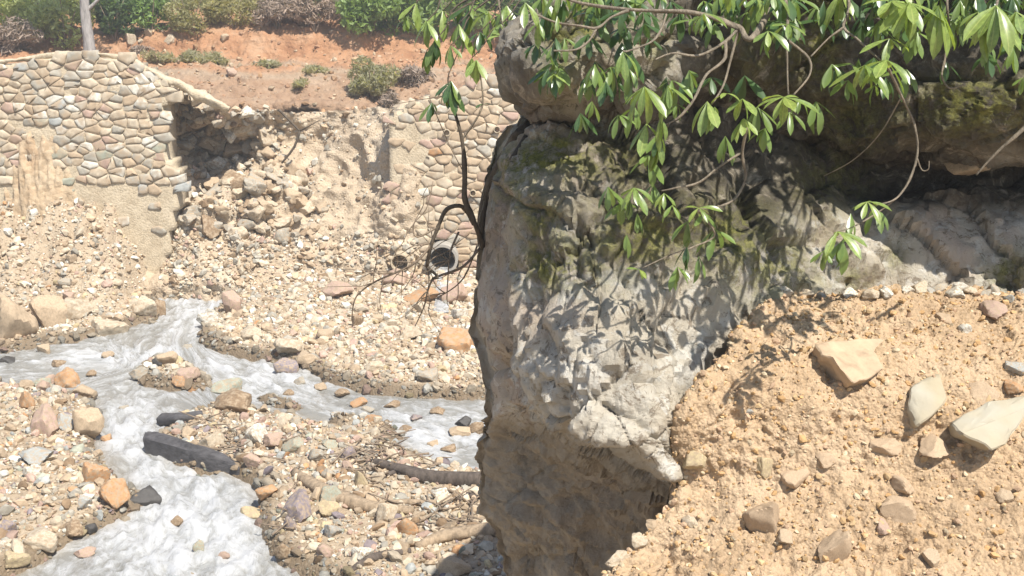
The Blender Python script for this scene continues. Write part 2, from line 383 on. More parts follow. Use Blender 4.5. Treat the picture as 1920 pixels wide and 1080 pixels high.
gx = np.arange(-15, 9, RES); gy = np.arange(7.4, 22.6, RES); GX, GY = np.meshgrid(gx, gy)
GW = wl(GY); UU, VV = proj(np.stack([GX, GY, GW], -1))
mask = inpoly(UU, VV, WATER)
for i_ in ISLES: mask &= ~inpoly(UU, VV, i_)
mask = mask.astype(float)
def blur(a, r, it=2):
    for _ in range(it):
        for ax in (0, 1):
            p = np.pad(a, [(r, r) if k == ax else (0, 0) for k in (0, 1)], 'edge'); c = np.cumsum(p, ax); z = np.zeros_like(np.take(c, [0], ax)); c = np.concatenate([z, c], ax)
            n = 2 * r + 1; a = (np.take(c, range(n, n + a.shape[ax]), ax) - np.take(c, range(0, a.shape[ax]), ax)) / n
    return a
m1, m3 = blur(mask, 1), blur(mask, 7)
p3 = np.stack([GX, GY, GX * 0], -1)
bank = .04 + .13 * (1 - m3) + .05 * fbm(p3, 1.1, 4, 3) + .03 * fbm(p3, 5, 3, 5)
GZ = GW + bank * (1 - m1) * 1.0 - .22 * m1
# mud and rubble fan at the foot of the broken wall, gravel rising to the culvert
gul = fbm(np.stack([GX * 2.2, GY * .5, GX * 0], -1), 1.0, 5, 9, .6, True)
GZ += sstep(17.6, 20.3, GY + .35 * fbm(p3, .8, 3, 8)) * sstep(-5.7, -7.3, GX) * (1 - sstep(.02, .3, blur(mask, 10))) * (1.25 + .3 * gul + .10 * fbm(p3, 4.5, 4, 19))
GZ += sstep(19.0, 21.5, GY) * .25
GZ += sstep(-1.0, 4.5, GX - .14 * (GY - 10)) * 2.2 * sstep(8., 12., GY)       # valley side rising behind the boulder
GZ += .012 * fbm(p3, 14, 2, 12)
def gh(x, y):                                                     # ground height
    fx = (np.clip(x, gx[0], gx[-2]) - gx[0]) / RES; fy = (np.clip(y, gy[0], gy[-2]) - gy[0]) / RES
    i, j = np.floor(fy).astype(int), np.floor(fx).astype(int); i = np.minimum(i, len(gy) - 2); j = np.minimum(j, len(gx) - 2); a, b = fy - i, fx - j
    return (GZ[i, j] * (1 - a) + GZ[i + 1, j] * a) * (1 - b) + (GZ[i, j + 1] * (1 - a) + GZ[i + 1, j + 1] * a) * b
def wet(x, y):
    i = np.clip(((np.asarray(y) - gy[0]) / RES).astype(int), 0, len(gy) - 1); j = np.clip(((np.asarray(x) - gx[0]) / RES).astype(int), 0, len(gx) - 1); return mask[i, j]
def hit(u, v):
    ys = np.arange(7.5, 22.5, .02); d = ray(u, v); t = ys / d[1]; q = CAM + d * t[:, None]
    g = np.maximum(gh(q[:, 0], q[:, 1]), np.where(wet(q[:, 0], q[:, 1]) > 0, wl(q[:, 1]), -9)); k = np.argmax(q[:, 2] <= g) if (q[:, 2] <= g).any() else len(ys) - 1
    return q[k]
link('river_bed', mesh('river_bed', np.stack([GX, GY, GZ], -1), grid_faces(*GX.shape)[:, ::-1].copy(), True, MATS['gravel'], {'wet': blur(mask, 3).ravel()}), kind='structure', label='tan gravel river bed with banks and bars around the stream')

# stream
wx = np.arange(-13, 5, .045); wy = np.arange(7.6, 20.8, .045); WX, WY = np.meshgrid(wx, wy)
def flow_coords(X, Y):
    """distance along and across the nearest run of the stream"""
    lines = [[(410, 525), (360, 590), (330, 650), (260, 705), (230, 780), (250, 850), (330, 930), (330, 1000), (310, 1080), (300, 1250)], [(370, 640), (480, 700), (600, 752), (750, 800), (900, 830), (1200, 840)], [(260, 690), (120, 690), (-300, 700)]]
    best = np.full(X.shape, 1e9); s_ = np.zeros(X.shape); d_ = np.zeros(X.shape)
    for L_ in lines:
        w = []
        for u, v in L_:
            d = ray(u, v); yy = 15.
            for _ in range(8): yy = (wl(yy) - 5.0) * d[1] / d[2]
            w.append(P(u, v, yy)[:2])
        acc = 0
        for a, b in zip(w[:-1], w[1:]):
            e = b - a; ln = np.hypot(*e); e = e / ln; t = np.clip((X - a[0]) * e[0] + (Y - a[1]) * e[1], 0, ln); dx, dy = X - a[0] - e[0] * t, Y - a[1] - e[1] * t; d = np.hypot(dx, dy); m = d < best
            best = np.where(m, d, best); s_ = np.where(m, acc + t, s_); d_ = np.where(m, d * np.sign(dx * e[1] - dy * e[0]), d_); acc += ln
    return s_, d_
FS, FD = flow_coords(WX, WY); FS = blur(FS, 6); FD = blur(FD, 4)
q3 = np.stack([FD * 1.7, FS * .75, FS * 0], -1)
big = fbm(q3, .9, 3, 40); rip = fbm(q3, 3.0, 4, 41, .6); fine = fbm(q3, 9.0, 3, 44, .6, True)
fi = np.clip(((WY - gy[0]) / RES).astype(int), 0, len(gy) - 1); fj = np.clip(((WX - gx[0]) / RES).astype(int), 0, len(gx) - 1)
shore = m3[fi, fj]
Wu, Wv = proj(np.stack([WX, WY, wl(WY)], -1))
def gauss(u, v, cu, cv, su, sv): return np.exp(-((u - cu) / su) ** 2 - ((v - cv) / sv) ** 2)
swift = np.clip(gauss(Wu, Wv, 380, 590, 90, 60) + gauss(Wu, Wv, 500, 710, 120, 40) + gauss(Wu, Wv, 330, 930, 150, 110) + gauss(Wu, Wv, 240, 800, 60, 60) + gauss(Wu, Wv, 800, 820, 150, 50) + gauss(Wu, Wv, 380, 1040, 200, 60) + gauss(Wu, Wv, 230, 670, 160, 25), 0, 1)
WZ = wl(WY) + .03 * big + (.018 + .05 * swift) * rip + (.006 + .014 * swift) * fine
foam = np.clip(.25 + .75 * swift + .5 * rip + .35 * fine - .35 * (1 - swift), 0, 1.3)
Fw = grid_faces(*WX.shape)[:, ::-1]; keep = (m1[fi, fj].ravel()[Fw].max(1) > .02); Fw = Fw[keep]
used = np.unique(Fw); rm = np.full(WX.size, -1); rm[used] = np.arange(len(used))
link('stream', mesh('stream', np.stack([WX, WY, WZ], -1).reshape(-1, 3)[used], rm[Fw], True, MATS['water'], {'foam': foam.ravel()[used], 'shore': shore.ravel()[used], 'flow': np.stack([FD, FS, FS * 0], -1).reshape(-1, 3)[used]}), kind='structure', label='milky white rushing stream running over stones')

# ------------------------------------------------------------------ eroded bank between the walls, terrace and red hillside
def from_table(us, rows):                                        # rows: list of (v or list of v, list of y)
    return np.array([[P(u, (v[k] if isinstance(v, (list, tuple)) else v), ys[k]) for k, u in enumerate(us)] for v, ys in rows])
us = [270, 320, 360, 430, 500, 580, 680, 780, 900, 1050, 1300]
vt = np.array([140, 160, 176, 207, 209, 210, 203, 190, 170, 150, 150]); vb = np.array([535, 535, 536, 540, 552, 560, 560, 560, 560, 560, 560])
tt = [0, .16, .32, .45, .58, .72, .86, 1.0]
ysb = np.array([[21.0, 20.9, 20.9, 21.2, 21.9, 22.6, 22.3, 21.6, 23.4, 23.4, 23.4],
                [20.9, 21.9, 22.6, 22.7, 22.3, 22.6, 21.9, 21.0, 23.2, 23.2, 23.2],
                [20.9, 21.8, 22.6, 22.5, 21.8, 22.1, 21.5, 20.75, 23.0, 23.0, 23.0],
                [20.9, 21.3, 21.5, 21.4, 21.2, 21.6, 21.1, 20.6, 22.8, 22.8, 22.8],
                [20.7, 20.8, 20.8, 20.7, 20.7, 21.0, 20.8, 20.5, 22.5, 22.5, 22.5],
                [20.5, 20.4, 20.4, 20.3, 20.4, 20.6, 20.5, 20.45, 21.8, 21.8, 21.8],
                [20.2, 20.0, 20.0, 20.0, 20.1, 20.2, 20.2, 20.3, 21.0, 21.0, 21.0],
                [19.8, 19.6, 19.6, 19.6, 19.7, 19.8, 19.8, 20.0, 20.4, 20.4, 20.4]])
ctrl = np.array([[P(us[c], vt[c] + (vb[c] - vt[c]) * t, ysb[r, c]) for c in range(11)] for r, t in enumerate(tt)])
ctrl = np.concatenate([ctrl, ctrl[-1:] + np.array([0, .08, -.9])], 0)
tr_, tc_ = even_t(ctrl, 0, 190), even_t(ctrl, 1, 300)
BK = cr(cr(ctrl, tr_, 0), tc_, 1); N = gnormals(BK); N = N * np.sign(-N[..., 1:2] + 1e-9)
wb, cb = worley(BK, 3.2, 23); gash = inpoly(*proj(BK), [(300, 150), (430, 205), (500, 240), (560, 340), (600, 430), (540, 470), (400, 450), (310, 420)]).astype(float); gash = blur(gash, 5)
BK = BK + N * (.16 * fbm(BK, .9, 4, 21, ridge=True) + .05 * fbm(BK, 4, 3, 22) + gash * (.30 * ((cb & 255) / 255. - .5) + .10 * fbm(BK, 2.5, 4, 25, ridge=True)))[..., None]
link('eroded_bank', mesh('eroded_bank', BK, grid_faces(*BK.shape[:2]), True, MATS['talus']), kind='structure', label='pale eroded earth bank between the two stone walls')

us2 = [-900, -300, 0, 150, 260, 350, 430, 560, 700, 850, 1000, 1500, 2400]
ctrl2 = np.array([[P(u, v, y) for u in us2] for v, y in ((300, 24.4), (206, 23.7), (188, 24.4), (160, 25.4), (128, 27.2), (116, 28.3), (108, 29.3), (98, 29.7), (68, 30.1), (48, 30.6), (20, 32.5), (-40, 36), (-120, 44), (-260, 60))])
w_ = np.array([-.35 if False else 0 for _ in us2])
# left of the tree the hillside comes forward as a brown spur
ctrl2[6:, :3, 2] += np.array([.3, .35, .25])[None] * .6
tr2, tc2 = even_t(ctrl2[:11], 0, 190), even_t(ctrl2[:, 2:11], 1, 340) + 2
tr2 = np.r_[tr2, np.linspace(10.1, 13, 30)]; tc2 = np.r_[np.linspace(0, 1.95, 40), tc2, np.linspace(10.1, 12, 40)]
HL = cr(cr(ctrl2, tr2, 0), tc2, 1); N = gnormals(HL); N = N * np.sign(N[..., 2:3] + 1e-9)
HL = HL + N * (.22 * fbm(HL, .55, 5, 31) + .08 * fbm(HL, 2.2, 4, 32, ridge=True) + .03 * fbm(HL, 8, 2, 33))[..., None]
link('red_earth_hillside', mesh('red_earth_hillside', HL, grid_faces(*HL.shape[:2]), True, MATS['hill']), kind='structure', label='cut hillside of brown and orange earth above the walls')
HLf = HL.reshape(-1, 3)
def hill_at(u, v):                                               # nearest hillside vertex along a direction
    uu, vv = proj(HLf); ok = (HLf[:, 1] < 34); d = (uu - u) ** 2 + (vv - v) ** 2 + np.where(ok, 0, 1e9); return HLf[np.argmin(d)]

# ------------------------------------------------------------------ masonry walls
def clip(poly, px, py, nx, ny):
    out = []
    for k in range(len(poly)):
        a, b = poly[k], poly[(k + 1) % len(poly)]; da, db = (a[0] - px) * nx + (a[1] - py) * ny, (b[0] - px) * nx + (b[1] - py) * ny
        if da <= 0: out.append(a)
        if da * db < 0:
            t = da / (da - db); out.append((a[0] + (b[0] - a[0]) * t, a[1] + (b[1] - a[1]) * t))
    return out
def masonry(wall, outline_px, Y0, batter, curve, cw, ch, skip, mats, weights, seed):
    r = np.random.default_rng(seed)
    yf = lambda x, z: Y0 + batter * z + curve(x)
    out = [(P(u, v, Y0)[0], P(u, v, Y0)[2]) for u, v in outline_px]; ox = np.array(out)
    pts = []; z = ox[:, 1].min(); k = 0
    while z < ox[:, 1].max():
        x = ox[:, 0].min() + (k % 2) * cw * .5
        while x < ox[:, 0].max():
            pts.append((x + r.uniform(-.4, .4) * cw, z + r.uniform(-.38, .38) * ch)); x += cw * r.uniform(.6, 1.45)
        z += ch; k += 1
    pts = np.array(pts); ins = inpoly(pts[:, 0], pts[:, 1], out); n = 0
    for i in range(len(pts)):
        p = pts[i]
        if not ins[i]: continue
        u, v = proj(np.array([p[0], yf(p[0], p[1]), p[1]]))
        if skip(u, v, r): continue
        cell = [(p[0] - cw, p[1] - ch), (p[0] + cw, p[1] - ch), (p[0] + cw, p[1] + ch), (p[0] - cw, p[1] + ch)]
        d = pts - p; near = np.argsort((d[:, 0] / cw) ** 2 + (d[:, 1] / ch) ** 2)[1:16]
        for j in near:
            nx, ny = d[j] / np.array([cw * cw, ch * ch]); cell = clip(cell, p[0] + d[j][0] / 2, p[1] + d[j][1] / 2, nx, ny)
            if len(cell) < 3: break
        if len(cell) < 3: continue
        c = np.array(cell); ctr = c.mean(0); m = len(c)
        if np.abs(c - ctr).max() < .05: continue
        ct2 = np.vstack([(c + np.roll(c, -1, 0)) / 2, c]); order = np.arange(2 * m).reshape(2, m).T[:, ::-1].ravel(); ring = ct2[order]; # corners and mid points
        mid = (c + np.roll(c, -1, 0)) / 2; ring = np.empty((2 * m, 2)); ring[0::2] = ctr + (c - ctr) * .985; ring[1::2] = mid
        ring = ctr + (ring - ctr) * (1 - .008 / np.maximum(np.linalg.norm(ring - ctr, axis=1), .06))[:, None]
        ring += r.normal(0, .006, ring.shape); M_ = len(ring); pr = r.uniform(.008, .034); V = []
        tilt = r.normal(0, .07, 2)
        for s, dep in ((1.0, -.09), (.995, pr * .55), (.93, pr), (.45, pr * 1.08)):
            for q in ctr + (ring - ctr) * s:
                dq = dep + ((q - ctr) @ tilt if dep > 0 else 0); V.append((q[0], yf(q[0], q[1]) - dq, q[1]))
        V.append((ctr[0], yf(*ctr) - pr * 1.15, ctr[1])); F = []
        for a in range(3):
            for b in range(M_): F.append((a * M_ + b, a * M_ + (b + 1) % M_, (a + 1) * M_ + (b + 1) % M_, (a + 1) * M_ + b))
        F += [(3 * M_ + b, 3 * M_ + (b + 1) % M_, 4 * M_) for b in range(M_)]
        ks = list(weights); w = np.array([weights[q] for q in ks], float)
        o = link('stone', mesh('stone', V, F, True, MATS[ks[r.choice(len(ks), p=w / w.sum())]])); adopt(o, wall); n += 1
    return n, yf, out
def wall_core(wall, outline_px, Y0, yf, thick, holes=()):
    xs = np.array([P(u, v, Y0)[[0, 2]] for u, v in outline_px]); x0, x1 = xs[:, 0].min(), xs[:, 0].max(); z0, z1 = xs[:, 1].min(), xs[:, 1].max()
    st = .09; X, Z = np.meshgrid(np.arange(x0, x1 + st, st), np.arange(z0, z1 + st, st)); ins = inpoly(X, Z, [tuple(q) for q in xs])
    for hx, hz, hr in holes: ins &= (X - hx) ** 2 + (Z - hz) ** 2 > hr * hr
    nr, nc = X.shape; F = grid_faces(nr, nc); F = F[ins.ravel()[F].all(1)]
    Y = yf(X, Z) + .0 + .018 * fbm(np.stack([X, X * 0, Z], -1), 5, 3, 77)
    A = np.stack([X, Y, Z], -1).reshape(-1, 3); B = np.stack([X, Y + thick, Z], -1).reshape(-1, 3)
    e = {}
    for f in F:
        for k in range(4):
            a, b = int(f[k]), int(f[(k + 1) % 4])
            if (b, a) in e: del e[(b, a)]
            else: e[(a, b)] = 1
    o = len(A); faces = [tuple(f) for f in F[:, ::-1]] + [tuple(f + o) for f in F] + [(a, b, b + o, a + o) for a, b in e]
    V = np.vstack([A, B]); used = np.unique(np.concatenate([np.array(f) for f in faces])); rm = np.full(len(V), -1); rm[used] = np.arange(len(used))
    ob = link('mortar_core', mesh('mortar_core', V[used], [tuple(rm[list(f)]) for f in faces], True, MATS['mortar'])); adopt(ob, wall); return ob

WALLW = {'grey': 4, 'cream': 6, 'white': 3, 'tan': 2, 'pink': 1.2, 'green': .3, 'bluegrey': .5}
OUT_L = [(-70, 128), (-40, 124), (0, 120), (60, 111), (150, 103), (235, 113), (285, 138), (318, 168), (308, 200), (303, 240), (306, 290), (322, 315), (338, 350), (330, 400), (318, 480), (300, 560), (-70, 560)]
lw = empty('stone_wall', tuple(P(150, 520, 20.2)), label='tall pale stone retaining wall with one end broken away', cat='wall')
curveL = lambda x: .05 * np.maximum(0, -(x + 7.2)) ** 2 * .3
def skipL(u, v, r):
    if inpoly(np.array([u]), np.array([v]), [(35, 235), (60, 210), (95, 230), (115, 290), (170, 350), (330, 400), (330, 600), (40, 600)])[0]: return r.random() < (.93 if v > 400 else .8)
    if v > 345: return r.random() < .7
    if gauss(u, v, 45, 235, 22, 12) > .5: return True
    return False
nL, yfL, _ = masonry(lw, OUT_L, 20.0, .07, curveL, .225, .145, skipL, None, WALLW, 5)
wall_core(lw, OUT_L, 20.0, yfL, .75)
# earth coping along the wall top
cp = [P(u, v - 1, 20.35) for u, v in ((-260, 148), (-100, 128), (0, 118), (60, 109), (150, 101), (235, 111), (285, 136), (330, 158), (380, 182), (430, 205))]
tb = tube('coping', cp, [.04, .04, .04, .04, .045, .05, .06, .08, .09, .06], MATS['mortar'], None, 9, 1.0, 3, 20); adopt(tb, lw)
# mud washed down the face
ctrlm = np.array([[P(u, v, y) for u, y in zip((10, 40, 70, 105, 150), ys)] for v, ys in ((222, (20.5, 20.4, 20.38, 20.42, 20.5)), (262, (20.4, 20.24, 20.2, 20.24, 20.4)), (330, (20.25, 20.1, 20.06, 20.1, 20.25)), (420, (20.1, 19.95, 19.9, 19.95, 20.1)), (500, (19.8, 19.6, 19.5, 19.6, 19.8)))])
MD = cr(cr(ctrlm, np.linspace(0, 4, 60), 0), np.linspace(0, 4, 40), 1); MD = MD - np.array([0, 1, 0]) * (.09 * fbm(MD * np.array([2.5, 1, .6]), 2.2, 5, 55, ridge=True))[..., None]
o = link('mud_streak', mesh('mud_streak', MD, grid_faces(60, 40), True, MATS['mud']), label='orange mud washed down the wall face'); adopt(o, lw)
# broken end: rubble stones of the core, lying in the gash and on the slope below
cw_ = empty('collapsed_masonry', tuple(BK[100, 40]), label='heap of broken wall rubble spilling from the gash', cat='rubble')
uB, vB = proj(BK); fl = BK.reshape(-1, 3); uf, vf = uB.ravel(), vB.ravel()
reg = inpoly(uf, vf, [(305, 165), (360, 178), (430, 208), (480, 215), (520, 250), (560, 330), (610, 400), (590, 450), (470, 445), (400, 430), (340, 420), (318, 330), (305, 280)])
cav = gauss(uf, vf, 385, 275, 65, 32) > .55
cand = np.where(reg)[0]; sel = rng.choice(cand, 298, replace=False)
colr, names = pick_cols(298, {'cream': 3, 'grey': 5, 'tan': 3, 'white': 1, 'brown': 1.5})
for k, i in enumerate(sel):
    s = rng.choice([.07, .10, .14, .19, .26], p=[.22, .3, .26, .15, .07])
    o = link('rubble_stone', stone_mesh('a', int(rng.integers(0, 14)), names[k]), None, fl[i] + np.array([0, -.05, .02])); o.scale = (s * rng.uniform(.9, 1.3), s * rng.uniform(.7, 1), s * rng.uniform(.55, .85)); o.rotation_euler = tuple(rng.uniform(-.6, .6, 2)) + (rng.uniform(0, 6.3),)
    adopt(o, cw_)
# small rubble over the whole eroded bank
w = 1.0 * (vf > 200) * (vf < 560) * (uf > 300) * (uf < 1000); w *= .10 + 1.2 * gauss(uf, vf, 430, 350, 110, 110) + .7 * (vf > 440); w[cav] = 0; w /= w.sum()
i = rng.choice(len(fl), 5200, p=w); sz = .019 / rng.uniform(.06, 1, 5200) ** .62
scatter('bank_rubble', fl[i], np.minimum(sz, .10), pick_cols(5200, {'tan': 5, 'cream': 5, 'grey': 4, 'white': 1.2, 'brown': 1.2, 'pink': .8})[0], label='small rubble strewn over the eroded bank')

# middle wall with weep pipes and culvert
OUT_M = [(722, 215), (770, 190), (830, 172), (890, 158), (960, 150), (1250, 150), (1250, 600), (700, 600), (722, 470), (728, 330)]
mw = empty('stone_wall', tuple(P(850, 560, 20.3)), label='stone wall with a culvert and small round weep pipes behind the boulder', cat='wall')
pipe_c = P(832, 479, 20.5)
def skipM(u, v, r):
    if (u - 832) ** 2 + (v - 479) ** 2 < 33 ** 2 or (u - 755) ** 2 + (v - 481) ** 2 < 22 ** 2: return True
    if u < 790 and r.random() < .55: return True
    return v > 585 or u > 985
MW = {'tan': 5, 'pink': 1.8, 'cream': 5, 'orange': .2, 'grey': 1.5, 'white': 1}
nM, yfM, _ = masonry(mw, OUT_M, 20.4, .10, lambda x: 0 * x, .24, .15, skipM, None, MW, 9)
wall_core(mw, OUT_M, 20.4, yfM, .6, [(pipe_c[0], pipe_c[2], .27), (P(755, 481, 20.5)[0], P(755, 481, 20.5)[2], .16)])
def pipe(parent, c, r_out, r_in, y0, y1, seg, name, mat):
    th = np.linspace(0, 2 * math.pi, seg, endpoint=False); V = []
    for rr, yy in ((r_out, y1), (r_out, y0), (r_in, y0), (r_in, y1)):
        V += [(c[0] + rr * math.cos(a), yy, c[2] + rr * math.sin(a)) for a in th]
    F = [(a * seg + k, (a + 1) * seg + k, (a + 1) * seg + (k + 1) % seg, a * seg + (k + 1) % seg) for a in range(3) for k in range(seg)]
    o = link(name, mesh(name, V, F, True, mat)); adopt(o, parent)
    o.data.set_sharp_from_angle(angle=math.radians(40))
    e = link('pipe_shade_cap', mesh('pipe_shade_cap', [(c[0] + r_in * math.cos(a), y1 - .01, c[2] + r_in * math.sin(a)) for a in th], [tuple(range(seg))], False, MATS['pipe_shade'])); e.parent = o; return o  # added dark cap paints the shade inside the open pipe
pipe(mw, pipe_c, .285, .235, 20.12, 21.9, 28, 'culvert_pipe', MATS['concrete'])
pc2 = P(755, 481, 20.5); pipe(mw, pc2, .17, .145, 19.95, 21.2, 20, 'drain_pipe', MATS['mortar'])
for u, v in ((838, 248), (932, 242), (887, 361)):
    c = P(u, v, 20.55); yy = float(yfM(c[0], c[2])); c = P(u, v, yy); pipe(mw, c, .062, .05, yy - .10, yy + .22, 14, 'weep_pipe', MATS['mortar'])
# trickle of water below the culvert
tr = np.array([[P(u, 500, 20.1) for u in (822, 828, 834, 842)], [P(u, 514, 20.02) for u in (822, 828, 834, 841)]] + [[hit(u, v) + np.array([0, 0, .05]) for u in us_] for v, us_ in ((546, (818, 826, 834, 842)), (568, (816, 824, 833, 841)), (590, (812, 822, 832, 842)))]); TR = cr(cr(tr, np.linspace(0, 4, 40), 0), np.linspace(0, 3, 14), 1)
TR[..., 1] -= .05 * np.cos(np.linspace(-1.4, 1.4, 14))[None] + .03 * fbm(TR, 9, 2, 8)
link('trickle', mesh('trickle', TR, grid_faces(40, 14), True, MATS['water'], {'foam': np.ones(560), 'shore': np.ones(560), 'flow': TR.reshape(-1, 3)[:, [0, 2, 1]] * 2}), kind='structure', label='thin white trickle falling from the culvert pipe')

# ------------------------------------------------------------------ boulder, ledge rock and earth bank in front
def rock_loft(us_rows, back_y, nr, nc, amp, seed, name, extra_attr, **kw):
    rows = []
    for v, pts in us_rows:
        pp = [P(u, v, y) for u, y in pts]; l, r_ = pp[0], pp[-1]
        bl2 = np.array([l[0] + 1.5, back_y, l[2]]); bl1 = np.array([l[0] + .12, l[1] + .35, l[2]]); br = np.array([r_[0] + .25, back_y, r_[2]])
        rows.append([bl2, bl1] + pp + [br])
    C = np.array(rows); n = C.shape[1]
    t1 = even_t(C, 0, nr)
    vis = even_t(C[:, 1:], 1, nc) + 1
    G = cr(cr(C, t1, 0), np.r_[np.linspace(0, .95, 8), vis], 1)
    nrm = gnormals(G); nrm *= np.sign(-nrm[..., 1:2] - .0001 + 0 * nrm[..., :1]) if False else 1
    if nrm[nr // 2, nc // 2, 1] > 0: nrm = -nrm
    nrm = np.stack([blur(nrm[..., k], 14) for k in range(3)], -1); nrm /= np.linalg.norm(nrm, axis=-1, keepdims=True) + 1e-9
    G0 = G.copy(); G = G + nrm * amp(G0)[..., None]
    m, k = G.shape[:2]; V = G.reshape(-1, 3); F = [tuple(f) for f in grid_faces(m, k, True)] ; V = np.vstack([V, G[0].mean(0), G[-1].mean(0)])
    F += [(m * k, j, (j + 1) % k) for j in range(k)] + [(m * k + 1, (m - 1) * k + (j + 1) % k, (m - 1) * k + j) for j in range(k)]
    at = {a: f(V) for a, f in extra_attr.items()}
    me = mesh(name, V, F, True, MATS['boulder'], at); bm = bmesh.new(); bm.from_mesh(me); bmesh.ops.recalc_face_normals(bm, faces=bm.faces); bm.to_mesh(me); bm.free(); me.set_sharp_from_angle(angle=math.radians(38))
    return link(name, me, **kw), G
BR = [(120, [(1020, 5.2), (1060, 5.1), (1130, 5.0), (1220, 5.0), (1320, 5.1), (1460, 5.3), (1660, 5.4), (1880, 5.4), (2250, 5.4)]),
      (212, [(996, 4.65), (1030, 4.42), (1085, 4.32), (1170, 4.32), (1290, 4.5), (1440, 4.8), (1650, 5.0), (1870, 5.0), (2250, 5.0)]),
      (262, [(948, 4.6), (985, 4.25), (1045, 4.08), (1140, 4.06), (1270, 4.3), (1430, 4.65), (1640, 4.9), (1860, 4.95), (2250, 4.95)]),
      (335, [(918, 4.55), (950, 4.18), (1015, 3.97), (1115, 3.92), (1250, 4.06), (1400, 4.4), (1630, 4.72), (1860, 4.78), (2250, 4.78)]),
      (400, [(910, 4.55), (942, 4.18), (1005, 3.92), (1105, 3.86), (1240, 3.96), (1395, 4.25), (1625, 4.50), (1855, 4.52), (2250, 4.5)]),
      (480, [(901, 4.55), (938, 4.18), (1000, 3.88), (1100, 3.79), (1235, 3.86), (1390, 4.1), (1620, 4.36), (1855, 4.38), (2250, 4.36)]),
      (555, [(894, 4.55), (932, 4.15), (1000, 3.82), (1100, 3.71), (1235, 3.76), (1390, 4.02), (1620, 4.32), (1855, 4.34), (2250, 4.32)]),
      (640, [(902, 4.52), (935, 4.12), (1000, 3.77), (1100, 3.63), (1235, 3.67), (1390, 3.98), (1620, 4.32), (1855, 4.32), (2250, 4.3)]),
      (715, [(916, 4.48), (942, 4.08), (1002, 3.74), (1100, 3.58), (1235, 3.61), (1390, 3.95), (1620, 4.32), (1855, 4.32), (2250, 4.3)]),
      (768, [(920, 4.48), (950, 4.10), (1012, 3.75), (1105, 3.56), (1235, 3.57), (1390, 3.95), (1620, 4.32), (1855, 4.32), (2250, 4.3)]),
      (800, [(911, 4.62), (950, 4.40), (1030, 3.80), (1110, 3.55), (1235, 3.55), (1390, 3.95), (1620, 4.32), (1855, 4.32), (2250, 4.3)]),
      (828, [(907, 4.70), (950, 4.54), (1030, 4.16), (1115, 3.58), (1232, 3.53), (1390, 3.95), (1620, 4.32), (1855, 4.32), (2250, 4.3)]),
      (862, [(905, 4.77), (950, 4.61), (1032, 4.40), (1118, 3.98), (1236, 3.52), (1390, 3.95), (1620, 4.32), (1855, 4.32), (2250, 4.3)]),
      (900, [(908, 4.82), (955, 4.68), (1035, 4.50), (1120, 4.26), (1250, 3.56), (1390, 4.0), (1620, 4.32), (1855, 4.32), (2250, 4.3)]),
      (935, [(915, 4.85), (962, 4.71), (1040, 4.55), (1125, 4.38), (1252, 4.0), (1390, 4.1), (1620, 4.35), (1855, 4.35), (2250, 4.35)]),
      (980, [(926, 4.88), (972, 4.74), (1045, 4.60), (1130, 4.45), (1245, 4.2), (1390, 4.2), (1620, 4.4), (1855, 4.4), (2250, 4.4)]),
      (1080, [(950, 4.95), (992, 4.83), (1062, 4.72), (1150, 4.60), (1255, 4.5), (1390, 4.5), (1620, 4.6), (1855, 4.6), (2250, 4.6)]),
      (1300, [(1000, 5.1), (1040, 5.0), (1100, 4.9), (1180, 4.8), (1290, 4.7), (1420, 4.7), (1640, 4.8), (1855, 4.8), (2250, 4.8)]),
      (2100, [(1050, 6.2), (1090, 6.1), (1150, 6.0), (1230, 5.9), (1330, 5.8), (1450, 5.8), (1650, 5.8), (1855, 5.8), (2250, 5.8)])]
def pline_dist(u, v, pts):
    d = np.full(u.shape, 1e9)
    for (x1, y1), (x2, y2) in zip(pts[:-1], pts[1:]):
        t = np.clip(((u - x1) * (x2 - x1) + (v - y1) * (y2 - y1)) / ((x2 - x1) ** 2 + (y2 - y1) ** 2), 0, 1); d = np.minimum(d, np.hypot(u - x1 - t * (x2 - x1), v - y1 - t * (y2 - y1)))
    return d
FISSURES = [([(940, 320), (932, 450), (942, 560), (948, 640), (928, 700)], 10, .06), ([(985, 470), (1000, 590), (1030, 670), (1046, 750), (1062, 800)], 14, .06), ([(1090, 380), (1075, 480), (1120, 560)], 10, .05), ([(1300, 500), (1275, 590), (1245, 660), (1230, 740)], 10, .05), ([(1000, 340), (1090, 330), (1180, 360), (1300, 350)], 14, .05), ([(1420, 400), (1460, 470), (1530, 520)], 12, .05), ([(1650, 400), (1700, 470), (1690, 540)], 8, .03), ([(1100, 640), (1140, 700), (1220, 720)], 9, .03),
            ([(960, 840), (1010, 900), (1090, 950), (1150, 1040)], 16, .05), ([(1000, 960), (1020, 1080)], 12, .04), ([(1080, 850), (1180, 900), (1230, 930)], 12, .04)]
def facets(G, sc, seed, warp=.05):
    """broken rock: every cell of a warped pattern is a plane with its own tilt and height"""
    q = (G + warp * np.stack([fbm(G, 2.5, 3, seed + k) for k in range(3)], -1)) * sc; i = np.floor(q).astype(np.int64); best = np.full(q.shape[:-1], 9.0); sec = best.copy(); out = np.zeros(q.shape[:-1])
    for dx in (-1, 0, 1):
        for dy in (-1, 0, 1):
            for dz in (-1, 0, 1):
                c = i + np.array([dx, dy, dz]); h = _hash(c[..., 0], c[..., 1], c[..., 2], seed); ctr = c + np.stack([(h & 255) / 255., ((h >> 8) & 255) / 255., ((h >> 16) & 255) / 255.], -1)
                o = q - ctr; d = np.linalg.norm(o, axis=-1); m = d < best; sec = np.where(m, best, np.minimum(sec, d)); best = np.where(m, d, best)
                out = np.where(m, (o * GR[(h >> 5) & 255]).sum(-1) + .6 * (((h >> 9) & 255) / 255. - .5), out)
    return out, sec - best
